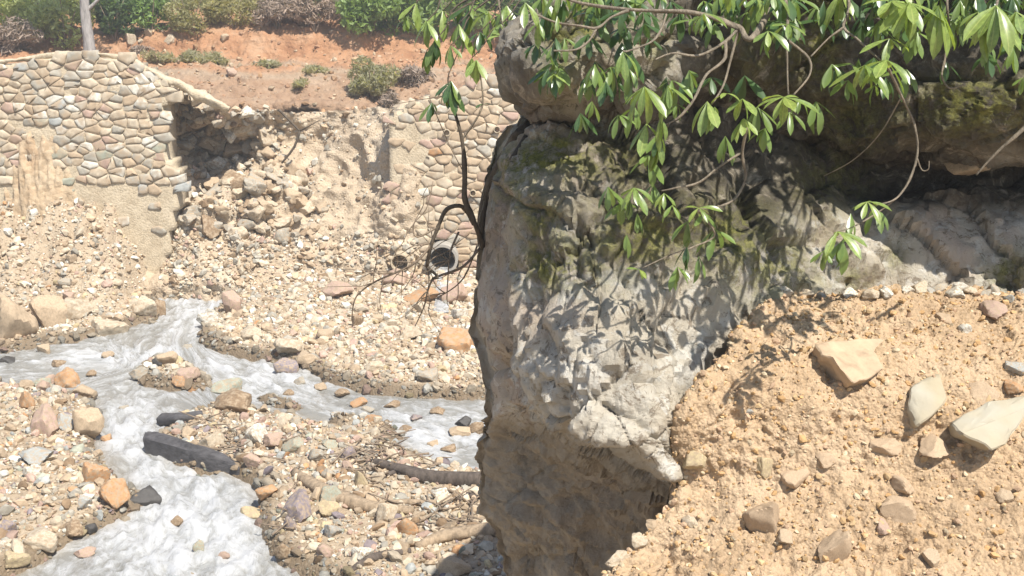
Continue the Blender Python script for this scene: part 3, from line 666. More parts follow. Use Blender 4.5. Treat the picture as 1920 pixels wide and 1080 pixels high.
def crag(G, sc, seed, octv=3):
    """sharp crevices: narrow deep valleys between blocky swells"""
    n = np.abs(fbm(G, sc, octv, seed, .55)); return np.minimum(n, .28) / .28 - .7
def ampB(G):
    f = sstep(3.2, 3.6, G[..., 2]); u, v = proj(G); g = 0
    un = u + 14 * fbm(G, 5, 3, 66)
    for pts, wd, dp in FISSURES: g = g - dp * np.exp(-(pline_dist(un, v, pts) / wd) ** 2)
    a1, e1 = facets(G, 2.6, 3); a2, e2 = facets(G, 7., 4, .03); a3, e3 = facets(G, 19., 6, .012)
    k = .6 + .4 * f; st = fbm(G @ np.array([[.9, 0, .45], [0, 1, 0], [-.45, 0, .9]]) * np.array([1, 1, 3.2]), 3.2, 4, 69, .55, True) * (1 - f)
    return (.03 * st + .05 * fbm(G, 1.8, 3, 61, ridge=True) + .060 * a1 * k + .017 * a2 * k + .005 * a3 * k - .02 * sstep(.10, 0, e1) * k - .010 * sstep(.08, 0, e2) * k + .010 * fbm(G, 8, 4, 62, .6, True) + .004 * fbm(G, 40, 2, 64, .6)) * (.6 + .4 * sstep(900, 985, u)) - .014 + g * .6
def mossB(V):
    u, v = proj(V); m = 0
    for cu, cv, su, sv, k in ((990, 300, 60, 22, .9), (1040, 275, 40, 20, .9), (1030, 500, 65, 45, 1.0), (1015, 410, 36, 36, .8), (1120, 300, 120, 50, .7), (960, 350, 40, 60, .6), (1180, 470, 90, 60, .6), (1450, 500, 90, 70, .75), (1240, 420, 110, 50, .5), (1360, 440, 60, 60, .6), (1600, 520, 40, 30, .5), (1890, 510, 40, 40, .9), (1560, 330, 70, 70, .5), (1680, 480, 22, 26, .6)):
        m = m + k * gauss(u, v, cu, cv, su, sv)
    return np.clip(m, 0, 1)
def crust_shadeB(V):  # where crust and painted shade darken the upper boulder
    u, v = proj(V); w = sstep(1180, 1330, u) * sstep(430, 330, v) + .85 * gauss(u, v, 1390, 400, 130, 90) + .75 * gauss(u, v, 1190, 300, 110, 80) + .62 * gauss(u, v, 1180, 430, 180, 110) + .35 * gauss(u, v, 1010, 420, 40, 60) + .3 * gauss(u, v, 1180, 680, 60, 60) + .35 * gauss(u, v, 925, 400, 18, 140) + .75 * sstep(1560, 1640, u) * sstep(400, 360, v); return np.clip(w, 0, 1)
def under_shadeB(V):  # mask below the ridge, where painted shade browns the undercut
    u, v = proj(V); edge = np.interp(u, [880, 1040, 1130, 1210, 1265, 1300], [775, 800, 835, 872, 912, 950]); return sstep(-14, 22, v - edge)
bo, BG = rock_loft(BR, 8.0, 420, 520, ampB, 61, 'boulder', {'moss': mossB, 'earthy': under_shadeB, 'crust': crust_shadeB}, label='huge weathered mossy boulder with a shaded hollow underneath', cat='boulder')
LR = [(-420, [(1230, 4.9), (1250, 4.8), (1280, 4.75), (1320, 4.75), (1380, 4.8), (1540, 4.9), (1720, 4.9), (1900, 4.9), (2250, 4.9)]),
      (-140, [(1140, 4.55), (1160, 4.35), (1200, 4.28), (1260, 4.35), (1350, 4.5), (1520, 4.65), (1710, 4.6), (1900, 4.5), (2250, 4.5)]),
      (5, [(1050, 4.4), (1075, 4.2), (1130, 4.1), (1225, 4.15), (1340, 4.35), (1510, 4.55), (1705, 4.45), (1900, 4.35), (2250, 4.35)]),
      (70, [(968, 4.3), (1000, 4.05), (1080, 3.92), (1190, 4.02), (1330, 4.3), (1505, 4.5), (1702, 4.4), (1900, 4.25), (2250, 4.25)]),
      (115, [(944, 4.3), (985, 3.96), (1070, 3.84), (1180, 3.98), (1325, 4.3), (1500, 4.5), (1700, 4.36), (1900, 4.18), (2250, 4.18)]),
      (160, [(962, 4.3), (995, 4.0), (1075, 3.88), (1180, 4.04), (1325, 4.36), (1500, 4.5), (1700, 4.32), (1900, 4.14), (2250, 4.14)]),
      (203, [(1002, 4.4), (1030, 4.2), (1090, 4.12), (1190, 4.25), (1325, 4.5), (1500, 4.6), (1700, 4.32), (1900, 4.14), (2250, 4.14)]),
      (245, [(1030, 4.85), (1060, 4.8), (1110, 4.75), (1200, 4.75), (1325, 4.75), (1500, 4.75), (1700, 4.36), (1900, 4.2), (2250, 4.2)]),
      (285, [(1060, 5.2), (1090, 5.2), (1130, 5.2), (1210, 5.2), (1330, 5.2), (1500, 5.15), (1700, 4.62), (1900, 4.5), (2250, 4.5)]),
      (320, [(1080, 5.5), (1100, 5.5), (1140, 5.5), (1220, 5.5), (1340, 5.5), (1500, 5.5), (1700, 5.3), (1900, 5.2), (2250, 5.2)])]
def ampL(G):
    a1, e1 = facets(G, 2.6, 13); a2, e2 = facets(G, 7., 14, .03); a3, e3 = facets(G, 19., 16, .012); return .05 * fbm(G, 2.0, 3, 161, ridge=True) + .06 * a1 + .02 * a2 + .006 * a3 - .02 * sstep(.1, 0, e1) + .012 * fbm(G, 8, 4, 162, .6, True) + .004 * fbm(G, 40, 2, 164, .6)
def mossL(V):
    u, v = proj(V); m = 0
    for cu, cv, su, sv, k in ((1830, 195, 120, 50, 1.0), (1090, 40, 70, 50, 1.0), (1050, 130, 35, 60, .7), (1540, 60, 40, 90, .8), (1600, 230, 60, 60, .6), (1230, 90, 30, 50, .5), (1440, 120, 80, 60, .35)):
        m = m + k * gauss(u, v, cu, cv, su, sv)
    return np.clip(m, 0, 1)
def crust_shadeL(V):  # crust and shade painted over the ledge, thinned at its lit spots
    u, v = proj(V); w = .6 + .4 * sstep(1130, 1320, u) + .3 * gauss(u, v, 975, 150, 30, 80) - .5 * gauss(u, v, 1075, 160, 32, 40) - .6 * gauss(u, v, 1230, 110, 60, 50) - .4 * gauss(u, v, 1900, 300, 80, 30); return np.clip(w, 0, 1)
ledge, LG = rock_loft(LR, 6.2, 220, 380, ampL, 161, 'rock_ledge', {'moss': mossL, 'earthy': lambda V: np.zeros(len(V)), 'crust': crust_shadeL}, label='overhanging mossy rock ledge resting on top of the boulder', cat='rock')

BU = [None, 0, .12, .34, .62, 1.0]
def brow(v, edge, yl, yr):
    u0 = edge; pts = []
    for k in (0, .06, .16, .34, .6, 1.0):
        u = u0 + (2250 - u0) * k; pts.append(P(u, v, yl + (yr - yl) * min(1, k * 2.2)))
    e = pts[0]; return [e + np.array([-.06, .10, -1.6]), e + np.array([-.045, .06, -.55]), e + np.array([-.02, .02, -.12])] + pts
bank_rows = [brow(1420, 900, 2.75, 2.6), brow(1250, 1010, 3.05, 2.92), brow(1080, 1128, 3.36, 3.2), brow(1000, 1200, 3.46, 3.32), brow(915, 1262, 3.54, 3.43), brow(830, 1270, 3.56, 3.52), brow(730, 1305, 3.60, 3.64), brow(640, 1372, 3.80, 3.86), brow(570, 1436, 4.02, 4.10), brow(546, 1480, 4.22, 4.30), brow(537, 1500, 4.55, 4.62)]
C = np.array(bank_rows); t1, t2 = even_t(C, 0, 400), even_t(C[:, 2:], 1, 560) + 2
EG = cr(cr(C, t1, 0), np.r_[np.linspace(0, 1.9, 24), t2], 1); N = gnormals(EG); N *= np.sign(N[200, 300, 2])
w1, c1 = worley(EG, 14, 5); w2, _ = worley(EG, 42, 6)
h1 = ((c1 >> 3) & 255) / 255.
soil = .035 * fbm(EG, 3.2, 4, 71) + .010 * fbm(EG, 11, 5, 72, .6, True) - .05 * np.clip(fbm(EG, 7, 4, 79, .6) - .33, 0, 1) + .020 * np.clip(.62 - w1, 0, 1) * (h1 > .8) + .006 * (.5 - w2) + .0045 * fbm(EG, 60, 3, 74, .65)
EG = EG + N * soil[..., None]; N2 = gnormals(EG); N2 *= np.sign(N2[200, 300, 2])
link('earth_bank', mesh('earth_bank', EG, grid_faces(*EG.shape[:2]), True, MATS['ochre']), kind='structure', label='slope of crumbly ochre soil and stones below the boulder')
EGf = EG[:, 26:].reshape(-1, 3); EU, EV = proj(EGf)
def bank_at(u, v): return EGf[np.argmin((EU - u) ** 2 + (EV - v) ** 2)]
# crumbs of soil and gravel
ok = (EU > 1080) & (EU < 2100) & (EV < 1200); ii = rng.choice(np.where(ok)[0], 5200); sz = .0035 / rng.uniform(.07, 1, 5200) ** .6
oc = np.array([(.46, .30, .15), (.50, .35, .19), (.42, .26, .12), (.52, .42, .28), (.45, .31, .2)])[rng.integers(0, 5, 5200)] * rng.uniform(.8, 1.15, (5200, 1))
scatter('soil_crumbs', EGf[ii], np.minimum(sz, .014), oc, sink=.25, label='crumbs and small gravel on the ochre slope')

# stones on the slope
def slope_stone(u, v, w_px, h_px, mat, label, shape=None, rot=0, tilt=(0, 0), sub=4, group=None, lift=.3, flat=.8, sharp=26., planes=9, seed=0):
    p = bank_at(u, v); dep = (p - CAM) @ FW; s = np.array([w_px, w_px * flat, h_px]) / 2 * dep / FPX
    W, F = stone_shape(900 + seed, sub, planes, .09, sharp); me = mesh('slope_stone', W, F, True, MATS[mat]); me.set_sharp_from_angle(angle=math.radians(30))
    o = link('stone', me, None, tuple(p + np.array([0, 0, 1.]) * s[2] * lift), label=label, cat='stone', group=group); o.scale = s; o.rotation_euler = (tilt[0], tilt[1], rot); return o
# big hewn blocks as shaped hulls given by corner points (pixel, depth) 
def block(corners, mat, label, seed, thick):
    pts = np.array([P(*c) for c in corners]); ctr = pts.mean(0); bm = bmesh.new()
    for p in pts: bm.verts.new(p)
    for d in thick: 
        for p in pts: bm.verts.new(p * (1 - d[3]) + ctr * d[3] + np.array(d[:3]))
    r = bmesh.ops.convex_hull(bm, input=bm.verts); bmesh.ops.delete(bm, geom=[v for v in bm.verts if not v.link_faces], context='VERTS')
    bmesh.ops.bevel(bm, geom=list(bm.edges), offset=.006, segments=1, affect='EDGES'); bmesh.ops.triangulate(bm, faces=bm.faces)
    for _ in range(2):
        bmesh.ops.subdivide_edges(bm, edges=[e for e in bm.edges if e.calc_length() > .018], cuts=1); bmesh.ops.triangulate(bm, faces=bm.faces)
    V = np.array([v.co[:] for v in bm.verts]); V = V + .006 * np.stack([fbm(V, 14, 4, seed + k * 5, .6) for k in range(3)], -1); F = [tuple(v.index for v in f.verts) for f in bm.faces]; bm.free()
    base = V.min(0); base = np.array([ctr[0], ctr[1], V[:, 2].min()])
    me = mesh('block', V - base, F, True, MATS[mat]); me.set_sharp_from_angle(angle=math.radians(28)); return link('stone', me, None, base, label=label, cat='stone')
def prism(top, ext, mat, label, seed, rough=.005):
    pts = [P(*c) for c in top]; bm = bmesh.new(); f = bm.faces.new([bm.verts.new(p) for p in pts]); r = bmesh.ops.extrude_face_region(bm, geom=[f]); ctr = np.mean(pts, 0)
    for v in [g for g in r['geom'] if isinstance(g, bmesh.types.BMVert)]: v.co = v.co + Vector(ext) + (Vector(ctr) - v.co) * .12
    bmesh.ops.recalc_face_normals(bm, faces=bm.faces); bmesh.ops.bevel(bm, geom=list(bm.edges), offset=.005, segments=1, affect='EDGES'); bmesh.ops.triangulate(bm, faces=bm.faces)
    for _ in range(3):
        bmesh.ops.subdivide_edges(bm, edges=[e for e in bm.edges if e.calc_length() > .016], cuts=1); bmesh.ops.triangulate(bm, faces=bm.faces)
    V = np.array([v.co[:] for v in bm.verts]); V = V + rough * np.stack([fbm(V, 16, 4, seed + k * 5, .6) for k in range(3)], -1); F = [tuple(v.index for v in q.verts) for q in bm.faces]; bm.free()
    base = np.array([ctr[0], ctr[1], V[:, 2].min()]); me = mesh('block', V - base, F, True, MATS[mat]); me.set_sharp_from_angle(angle=math.radians(28)); return link('stone', me, None, base, label=label, cat='stone')
prism([(1528, 646, 3.74), (1545, 640, 3.77), (1600, 636, 3.80), (1670, 632, 3.82), (1640, 655, 3.76), (1660, 690, 3.66), (1630, 710, 3.60), (1600, 718, 3.57), (1578, 690, 3.60), (1560, 672, 3.63), (1541, 667, 3.65)], (-.01, .11, -.09), 'ochre_stone', 'large flat tan slab half buried in the ochre slope', 1)
block([(1728, 708, 3.66), (1762, 700, 3.68), (1776, 742, 3.58), (1768, 760, 3.54), (1722, 800, 3.50), (1700, 770, 3.56), (1712, 728, 3.60)], 'pale_stone', 'upright pale angular block with a shaded left face', 2, [(.0, .10, -.06, .1)])
block([(1785, 790, 3.50), (1860, 752, 3.58), (1925, 738, 3.60), (1935, 760, 3.56), (1885, 836, 3.42), (1862, 842, 3.40), (1800, 812, 3.44)], 'pale_stone', 'big pale wedge block overhanging its own shadow on the slope', 3, [(.0, .09, -.05, .12)])
sl = [(1660, 838, 62, 34, 'ochre_stone', 'small tan wedge stone with a dark left side on the slope'), (1748, 838, 70, 40, 'ochre_stone', 'rounded ochre lump below the wedge block'), (1432, 876, 36, 44, 'yellow', 'yellow-green stone poking from the slope'), (1490, 890, 60, 32, 'ochre_stone', 'flat brown stone jutting over a dark gap'),
      (1545, 862, 40, 28, 'ochre_stone', 'little triangular brown stone on the slope'), (1430, 970, 70, 90, 'ochre_stone', 'tall weathered lump with a dark left edge'), (1560, 1035, 60, 100, 'ochre_stone', 'long smooth ochre stone set upright in soil'), (1655, 992, 34, 28, 'pink', 'small pinkish stone with a dark underside'),
      (1295, 985, 28, 34, 'cream', 'small oval cream stone near the slope edge'), (1745, 1048, 44, 34, 'tan', 'tan stone low on the slope near the hollow'), (1300, 865, 50, 40, 'yellow', 'yellowish stone pressed into soil beside the boulder'), (1840, 735, 66, 40, 'ochre_stone', 'brown stone wedged above the big pale block'),
      (1860, 585, 56, 32, 'pink', 'pinkish brown stone near the white pebbles'), (1808, 618, 26, 20, 'white', 'small white pebble alone on the ochre slope'), (1905, 690, 44, 26, 'bluegrey', 'blue-grey stone at the slope right side'), (1900, 725, 40, 24, 'orange', 'rusty red stone beneath the blue-grey one'),
      (1770, 600, 40, 24, 'ochre_stone', 'brown stone below the row of pebbles'), (1405, 772, 22, 18, 'bluegrey', 'tiny bluish stone in the soil'), (1690, 905, 50, 34, 'ochre_stone', 'soil-covered lump in the middle of the slope'), (1680, 960, 70, 60, 'ochre_stone', 'knobbly soil-coloured rock above a dark crack'),
      (1160, 1050, 56, 36, 'cream', 'rounded cream stone on the slope edge'), (1190, 1010, 36, 34, 'cream', 'pale round stone perched on the slope rim'), (1210, 975, 30, 24, 'tan', 'small tan stone at the rim of the slope'), (1880, 930, 40, 24, 'tan', 'tan pebble lying low under the wedge block'), (1470, 1010, 40, 30, 'tan', 'dull tan stone sunk in loose soil')]
for k, (u, v, w, h, m, lab) in enumerate(sl):
    slope_stone(u, v, w, h, m, lab, rot=rng.uniform(0, 6), tilt=tuple(rng.uniform(-.3, .3, 2)), seed=k, lift=-.05 if m == 'ochre_stone' else .1, sharp=16. if m == 'cream' else 24.)
peb = [(1470, 553), (1490, 558), (1512, 556), (1540, 557), (1562, 552), (1590, 556), (1700, 548), (1722, 545), (1742, 552), (1760, 545), (1786, 540), (1805, 545), (1822, 552), (1840, 542), (1862, 548), (1870, 560), (1885, 542), (1905, 548), (1920, 556), (1845, 556), (1790, 556), (1660, 552), (1630, 556), (1895, 565)]
for k, (u, v) in enumerate(peb):
    big_ = rng.uniform(18, 36); m = ['white', 'white', 'cream', 'bluegrey', 'grey'][k % 5]
    p = bank_at(u, v); dep = (p - CAM) @ FW; s = big_ / 2 * dep / FPX
    o = link('pebble', stone_mesh('r', k % 6, m), None, tuple(p + np.array([0, 0, s * .35])), label=('small ' if big_ < 24 else 'middling ' if big_ < 30 else 'large ') + {'white': 'white', 'cream': 'cream', 'bluegrey': 'bluish grey', 'grey': 'grey'}[m] + (' pebble beside the bare pale rock face' if u > 1640 else ' pebble under the mossy face') + ' where slope meets rock', cat='pebble', group='pebbles where the slope meets the rock'); o.scale = (s * 1.15, s * .9, s * .75); o.rotation_euler = (0, 0, rng.uniform(0, 6))

# ------------------------------------------------------------------ stones of the river bed
HERO = [(121, 731, 48, 42, 'orange', 'r', 'large orange rock standing in the stream with two small red ones'), (78, 735, 26, 20, 'pink', 'a', 'small red stone touching the orange rock in the stream'), (92, 722, 22, 22, 'pink', 'a', 'small pinkish stone leaning on the orange rock in the stream'),
        (78, 822, 58, 56, 'pink', 'r', 'big pinkish boulder with a dark underside on the left bank'), (48, 772, 38, 36, 'orange', 'r', 'orange rounded rock on the left bank behind the pinkish boulder'), (122, 811, 34, 36, 'bluegrey', 'a', 'pale blue-white stone beside the pinkish boulder'), (166, 830, 54, 66, 'tan', 'a', 'tall tan crumbly rock at the left bank edge'),
        (198, 834, 20, 20, 'orange', 'a', 'small orange stone at the foot of the tall tan rock'), (62, 877, 64, 32, 'bluegrey', 'r', 'long blue-grey slab stone on the left bank'), (423, 740, 56, 34, 'green', 'r', 'rounded green-grey rock at the tip of the small islet'), (434, 778, 74, 40, 'brown', 'a', 'big brown angular rock with a dark side in the stream'),
        (294, 692, 20, 18, 'dark', 'r', 'small black stone in place of a dark hole on the rocky islet'), (258, 718, 36, 24, 'grey', 'a', 'grey flat rock at the islet upstream edge'), (310, 690, 44, 26, 'tan', 'a', 'tan rock on top of the small islet'), (350, 720, 44, 24, 'pink', 'a', 'pinkish rock low on the small islet'), (335, 730, 30, 18, 'orange', 'a', 'little orange rock on the islet waterline'),  # black stone added where the islet shows only a dark hole
        (350, 829, 34, 26, 'tan', 'r', 'tan round stone above the charred log'), (394, 848, 50, 36, 'cream', 'a', 'cream rock resting above the charred log'), (480, 838, 46, 40, 'white', 'r', 'knobbly whitish rock on the gravel bar'), (12, 684, 30, 16, 'dark', 'r', 'wet black stone at the left stream edge'), (272, 608, 42, 40, 'cream', 'a', 'pale boulder at the head of the stream'),
        (299, 598, 26, 38, 'brown', 'a', 'dark brown rock leaning on the pale boulder at the stream head'), (434, 594, 36, 46, 'pink', 'a', 'pink block on the right edge of the stream head'), (388, 612, 44, 24, 'white', 'a', 'white flat rock at the right stream edge'), (22, 648, 80, 100, 'tan', 'a', 'large tan outcrop rock at the foot of the wall'),
        (82, 622, 70, 64, 'tan', 'a', 'tan rock with a dark cleft below the wall'), (196, 634, 72, 30, 'cream', 'a', 'long flat cream slab on the upper left bank'), (140, 605, 60, 40, 'cream', 'a', 'cream rock lying above the flat slab'), (105, 690, 28, 14, 'brown', 'a', 'small brown stone breaking the water surface'), (80, 665, 28, 18, 'tan', 'a', 'tan stone awash at the left stream edge'),
        (212, 963, 60, 54, 'orange', 'r', 'bright orange boulder at the water edge beside a dark stone'), (269, 957, 60, 36, 'dark', 'r', 'dark wet rounded stone in the rapids beside the orange boulder'), (172, 914, 54, 40, 'orange', 'a', 'orange tan slab rock above the bright orange boulder'), (76, 1037, 70, 34, 'cream', 'r', 'long pale cobble at the lower left water edge'),
        (133, 1022, 44, 30, 'brown', 'r', 'brown round cobble at the lower left water edge'), (167, 1010, 28, 18, 'dark', 'r', 'small dark cobble on the waterline'), (156, 1045, 42, 18, 'pink', 'a', 'pink flat stone awash in the lower stream'), (58, 902, 36, 28, 'white', 'a', 'white blocky stone on the left bank'), (158, 962, 28, 28, 'bluegrey', 'a', 'blue stone left of the bright orange boulder'),
        (13, 1008, 32, 30, 'purple', 'a', 'grey-purple stone on the left bank'), (25, 1084, 50, 24, 'yellow', 'a', 'yellowish rock on the left bank by the water'), (372, 1036, 26, 26, 'green', 'r', 'greenish stone half drowned in the lower rapids'), (555, 979, 62, 52, 'purple', 'r', 'big purple-grey boulder on the gravel bar'), (617, 948, 50, 36, 'green', 'a', 'pale green pointed rock behind the purple boulder'),
        (616, 976, 42, 34, 'yellow', 'a', 'pale yellow block beside the purple boulder'), (497, 946, 48, 28, 'orange', 'a', 'orange-brown rock at the left tip of the bar'), (470, 978, 48, 24, 'yellow', 'r', 'flat yellow stone on the bar edge by the rapids'), (722, 989, 42, 42, 'cream', 'a', 'cream triangular rock in front of the driftwood'), (762, 1005, 52, 34, 'orange', 'r', 'orange-tan round rock in front of the driftwood'),
        (826, 939, 34, 22, 'white', 'r', 'white lumpy rock near the boulder foot'), (623, 1011, 34, 28, 'bluegrey', 'a', 'blue-grey cobble in front of the yellow block'), (543, 997, 32, 28, 'purple', 'r', 'small purple cobble below the purple boulder'), (609, 1049, 34, 26, 'pink', 'r', 'pink cobble low on the gravel bar'), (530, 1058, 38, 30, 'brown', 'r', 'brown rock on the bar edge by the water'),
        (850, 1088, 64, 34, 'tan', 'r', 'tan round boulder in the shade by the boulder foot'), (593, 870, 34, 26, 'grey', 'r', 'grey dome-shaped stone on the middle of the bar'), (617, 845, 32, 18, 'green', 'r', 'dark greenish flat stone on the bar'), (652, 867, 30, 24, 'purple', 'r', 'dark grey domed stone beside twigs'), (678, 916, 32, 32, 'yellow', 'a', 'yellow cream rock behind the driftwood'),
        (710, 910, 30, 22, 'cream', 'a', 'cream split slab behind the driftwood'), (548, 856, 42, 28, 'green', 'a', 'pale greenish rock behind the bar crest'), (508, 848, 40, 26, 'pink', 'a', 'pink rock beside the knobbly whitish one'), (867, 805, 34, 28, 'dark', 'r', 'dark round rock in the far channel'), (893, 815, 32, 26, 'brown', 'r', 'reddish dark rock touching the boulder outline'),
        (862, 818, 42, 18, 'tan', 'a', 'tan flat rock under the dark round one'), (672, 764, 34, 16, 'orange', 'a', 'orange slab at the far channel bank'), (539, 678, 56, 38, 'cream', 'a', 'large cream block on the far gravel flat'), (536, 706, 46, 34, 'purple', 'a', 'dark clumped rock at the far water edge'), (857, 664, 78, 38, 'orange', 'a', 'big orange-tan rock on the far gravel near the boulder'),
        (668, 616, 24, 24, 'brown', 'a', 'brown stone on the far gravel'), (630, 562, 60, 26, 'pink', 'a', 'pinkish slab on gravel left of the culvert'), (700, 700, 36, 22, 'cream', 'a', 'cream flat stone near the far channel'), (770, 640, 44, 26, 'cream', 'a', 'cream angular stone on the far gravel by bare twigs'), (610, 640, 34, 20, 'tan', 'a', 'tan stone in the middle of the far gravel'),
        (790, 575, 70, 26, 'orange', 'a', 'orange slab below the culvert'), (850, 575, 54, 40, 'pink', 'a', 'red-brown block under the culvert mouth'), (740, 540, 50, 30, 'pink', 'a', 'reddish stone left of the culvert base'), (470, 640, 40, 26, 'cream', 'a', 'cream stone near the stream head right bank'), (575, 690, 40, 20, 'tan', 'a', 'tan flat stone by the far water edge'), (800, 720, 44, 22, 'grey', 'a', 'grey flat stone near the far channel')]
for k_, (u, v, w, h, m) in enumerate([(640, 745, 30, 14, 'brown'), (690, 775, 26, 12, 'grey'), (735, 768, 34, 14, 'brown'), (780, 790, 24, 12, 'purple'), (820, 778, 30, 14, 'brown'), (600, 730, 24, 12, 'tan'), (560, 722, 28, 14, 'grey'), (760, 820, 28, 14, 'brown'), (810, 838, 24, 12, 'tan'), (840, 850, 30, 14, 'brown'), (700, 795, 34, 14, 'orange'), (540, 745, 26, 14, 'brown'), (350, 655, 22, 10, 'grey'), (200, 672, 24, 12, 'tan'), (170, 705, 22, 10, 'brown'), (330, 985, 24, 14, 'brown'), (420, 1050, 22, 14, 'pink'), (230, 770, 20, 10, 'grey')]):
    HERO.append((u, v, w, h, m, 'a', ('%s stone awash in the ' % m) + ['far channel near its upper bend', 'far channel below the gravel flat', 'far channel in mid current', 'far channel in dull shallows', 'far channel beside ripples', 'stream fork', 'far channel head', 'far channel by the bar edge', 'far channel off the twig heap', 'far channel close to the waterlogged trunk', 'far channel by the bar rim', 'narrow run beside the bar', 'stream just above the islet', 'stream above the large orange rock', 'stream beside the large orange rock', 'lower rapids in mid current', 'lower rapids by the bar', 'run left of the black wood chunk'][k_]))
def put_stone(p, w, h, mat, kind, label, group=None, sink=.22):
    i = int(rng.integers(0, 14 if kind == 'a' else 6)); o = link('rock', stone_mesh(kind, i, mat), None, (p[0], p[1], p[2] + h / 2 - h * sink), label=label, cat='rock', group=group)
    a = rng.choice([0, math.pi / 2, math.pi]) + rng.uniform(-.35, .35); k = abs(math.cos(a)); d = w * rng.uniform(.7, .9)
    o.scale = ((w if k > .7 else d) / 2, (d if k > .7 else w) / 2, h / 2); o.rotation_euler = (rng.uniform(-.15, .15), rng.uniform(-.15, .15), a); return o
taken = []
for u, v, w, h, m, k, lab in HERO:
    p = hit(u, v - h * .12); dep = (p - CAM) @ FW; wm, hm = w * dep / FPX, h * dep / FPX * 1.15; p[1] += wm * .25; p[2] = max(gh(p[0], p[1]), -9); 
    if wet(p[0], p[1]): p[2] = max(p[2], wl(p[1]) - hm * .12)
    put_stone(p, wm, hm, m, k, lab); taken.append((p[0], p[1], wm / 2))
taken = np.array(taken)
# middle-sized stones, one object each
def zone(x, y):
    u, v = proj(np.array([x, y, wl(y)]))
    if inpoly(np.array([u]), np.array([v]), ISLES[0])[0]: return 'islet'
    if y > 14.0 + .0 * x and u > 430 and v < 775: return 'far'
    if u < 330 and v < 690: return 'upper'
    if u < 300: return 'left'
    return 'bar'
ZL = {'islet': 'on the small islet in the stream', 'far': 'on the far gravel flat below the culvert', 'upper': 'on the upper left bank below the wall', 'left': 'among cobbles on the left bank', 'bar': 'on the central gravel bar'}
ZG = {'islet': 'stones of the islet', 'far': 'stones on the far gravel flat', 'upper': 'stones on the upper left bank', 'left': 'cobbles on the left bank', 'bar': 'stones on the central gravel bar'}
CN = {'tan': 'tan', 'cream': 'cream', 'pink': 'pinkish', 'orange': 'orange', 'bluegrey': 'blue-grey', 'green': 'greenish grey', 'purple': 'purplish grey', 'white': 'white', 'brown': 'brown', 'grey': 'grey', 'yellow': 'yellowish'}
def short(lab):
    w = lab.split()
    for k, q in enumerate(w):
        if k > 1 and q in ('standing', 'touching', 'leaning', 'with', 'on', 'beside', 'at', 'in', 'behind', 'above', 'below', 'of', 'resting', 'low', 'lying', 'breaking', 'awash', 'left', 'half', 'near', 'under', 'by', 'between'): return ' '.join(w[:k])
    return lab
HSHORT = [short(h[6]) for h in HERO]; LABEL_GROUP = {}
n = 0; tries = 0
while n < 215 and tries < 20000:
    tries += 1; y = rng.uniform(9.6, 19.4); x = rng.uniform(-.5, .02) * y * 1.02
    if wet(x, y) or wet(x, y - .12) : continue
    w = float(np.clip(.09 / rng.uniform(.1, 1) ** .55, .10, .30)) * (1.1 if y > 14 else .8)
    if ((taken[:, 0] - x) ** 2 + (taken[:, 1] - y) ** 2 < (taken[:, 2] + w * .5) ** 2).any(): continue
    z = zone(x, y); m = pick_cols(1, PALEW if z in ('far', 'upper') else MIXW)[1][0]; k = 'r' if rng.random() < (.15 if z in ('far', 'upper') else .4) else 'a'
    ratio = rng.uniform(.45, .9); j = int(np.argmin((taken[:len(HERO), 0] - x) ** 2 + (taken[:len(HERO), 1] - y) ** 2)); sizew = 'small' if w < .13 else 'middling' if w < .2 else 'big'
    side = 'downstream' if y < taken[j, 1] - .25 else 'upstream' if y > taken[j, 1] + .25 else 'level'
    lab = f"{sizew} {CN[m]} {'flat ' if ratio < .58 else 'blocky ' if ratio > .78 else ''}{'rounded' if k == 'r' else 'angular'} stone {side if side != 'level' else 'abreast'} of the {HSHORT[j]}"
    g = LABEL_GROUP.setdefault(lab, ZG[z])
    put_stone((x, y, float(gh(np.array(x), np.array(y)))), w, w * ratio, m, k, lab, g, .25)
    taken = np.vstack([taken, (x, y, w / 2)]); n += 1
# the rest of the stones: uncountable
nS = 30000; y = np.sqrt(rng.uniform(9.0 ** 2, 20.3 ** 2, nS * 2)); x = rng.uniform(-.54, .06, nS * 2) * y; ok = (wet(x, y) < .5) | (rng.random(nS * 2) < .012); x, y = x[ok][:nS], y[ok][:nS]; nn = len(x)
sz = .0135 / rng.uniform(.03, 1, nn) ** .55; far_ = y > 14.5
cA, cB = pick_cols(nn, MIXW)[0], pick_cols(nn, PALEW)[0]; cc = np.where(far_[:, None], cB, cA)
damp = blur(mask, 3)[np.clip(((y - gy[0]) / RES).astype(int), 0, len(gy) - 1), np.clip(((x - gx[0]) / RES).astype(int), 0, len(gx) - 1)]
cc = cc * (1 - .5 * sstep(.03, .3, damp + rng.normal(0, .05, nn)))[:, None]                   # wet stones along the water line
zz = gh(x, y); zz = np.where(wet(x, y) > .5, np.maximum(zz, wl(y) - .06), zz); sz = np.clip(sz, .012, .095) * np.where(far_, 1.1, 1.); pp = np.stack([x, y, zz], -1); bg_ = sz > .042
scatter('river_gravel', pp[~bg_], sz[~bg_], cc[~bg_], sink=.2, label='fine gravel covering the banks')
scatter('river_stones', pp[bg_], sz[bg_], cc[bg_], shapes=SH2, sub=2, sink=.24, label='mixed smaller stones covering the banks and bars')

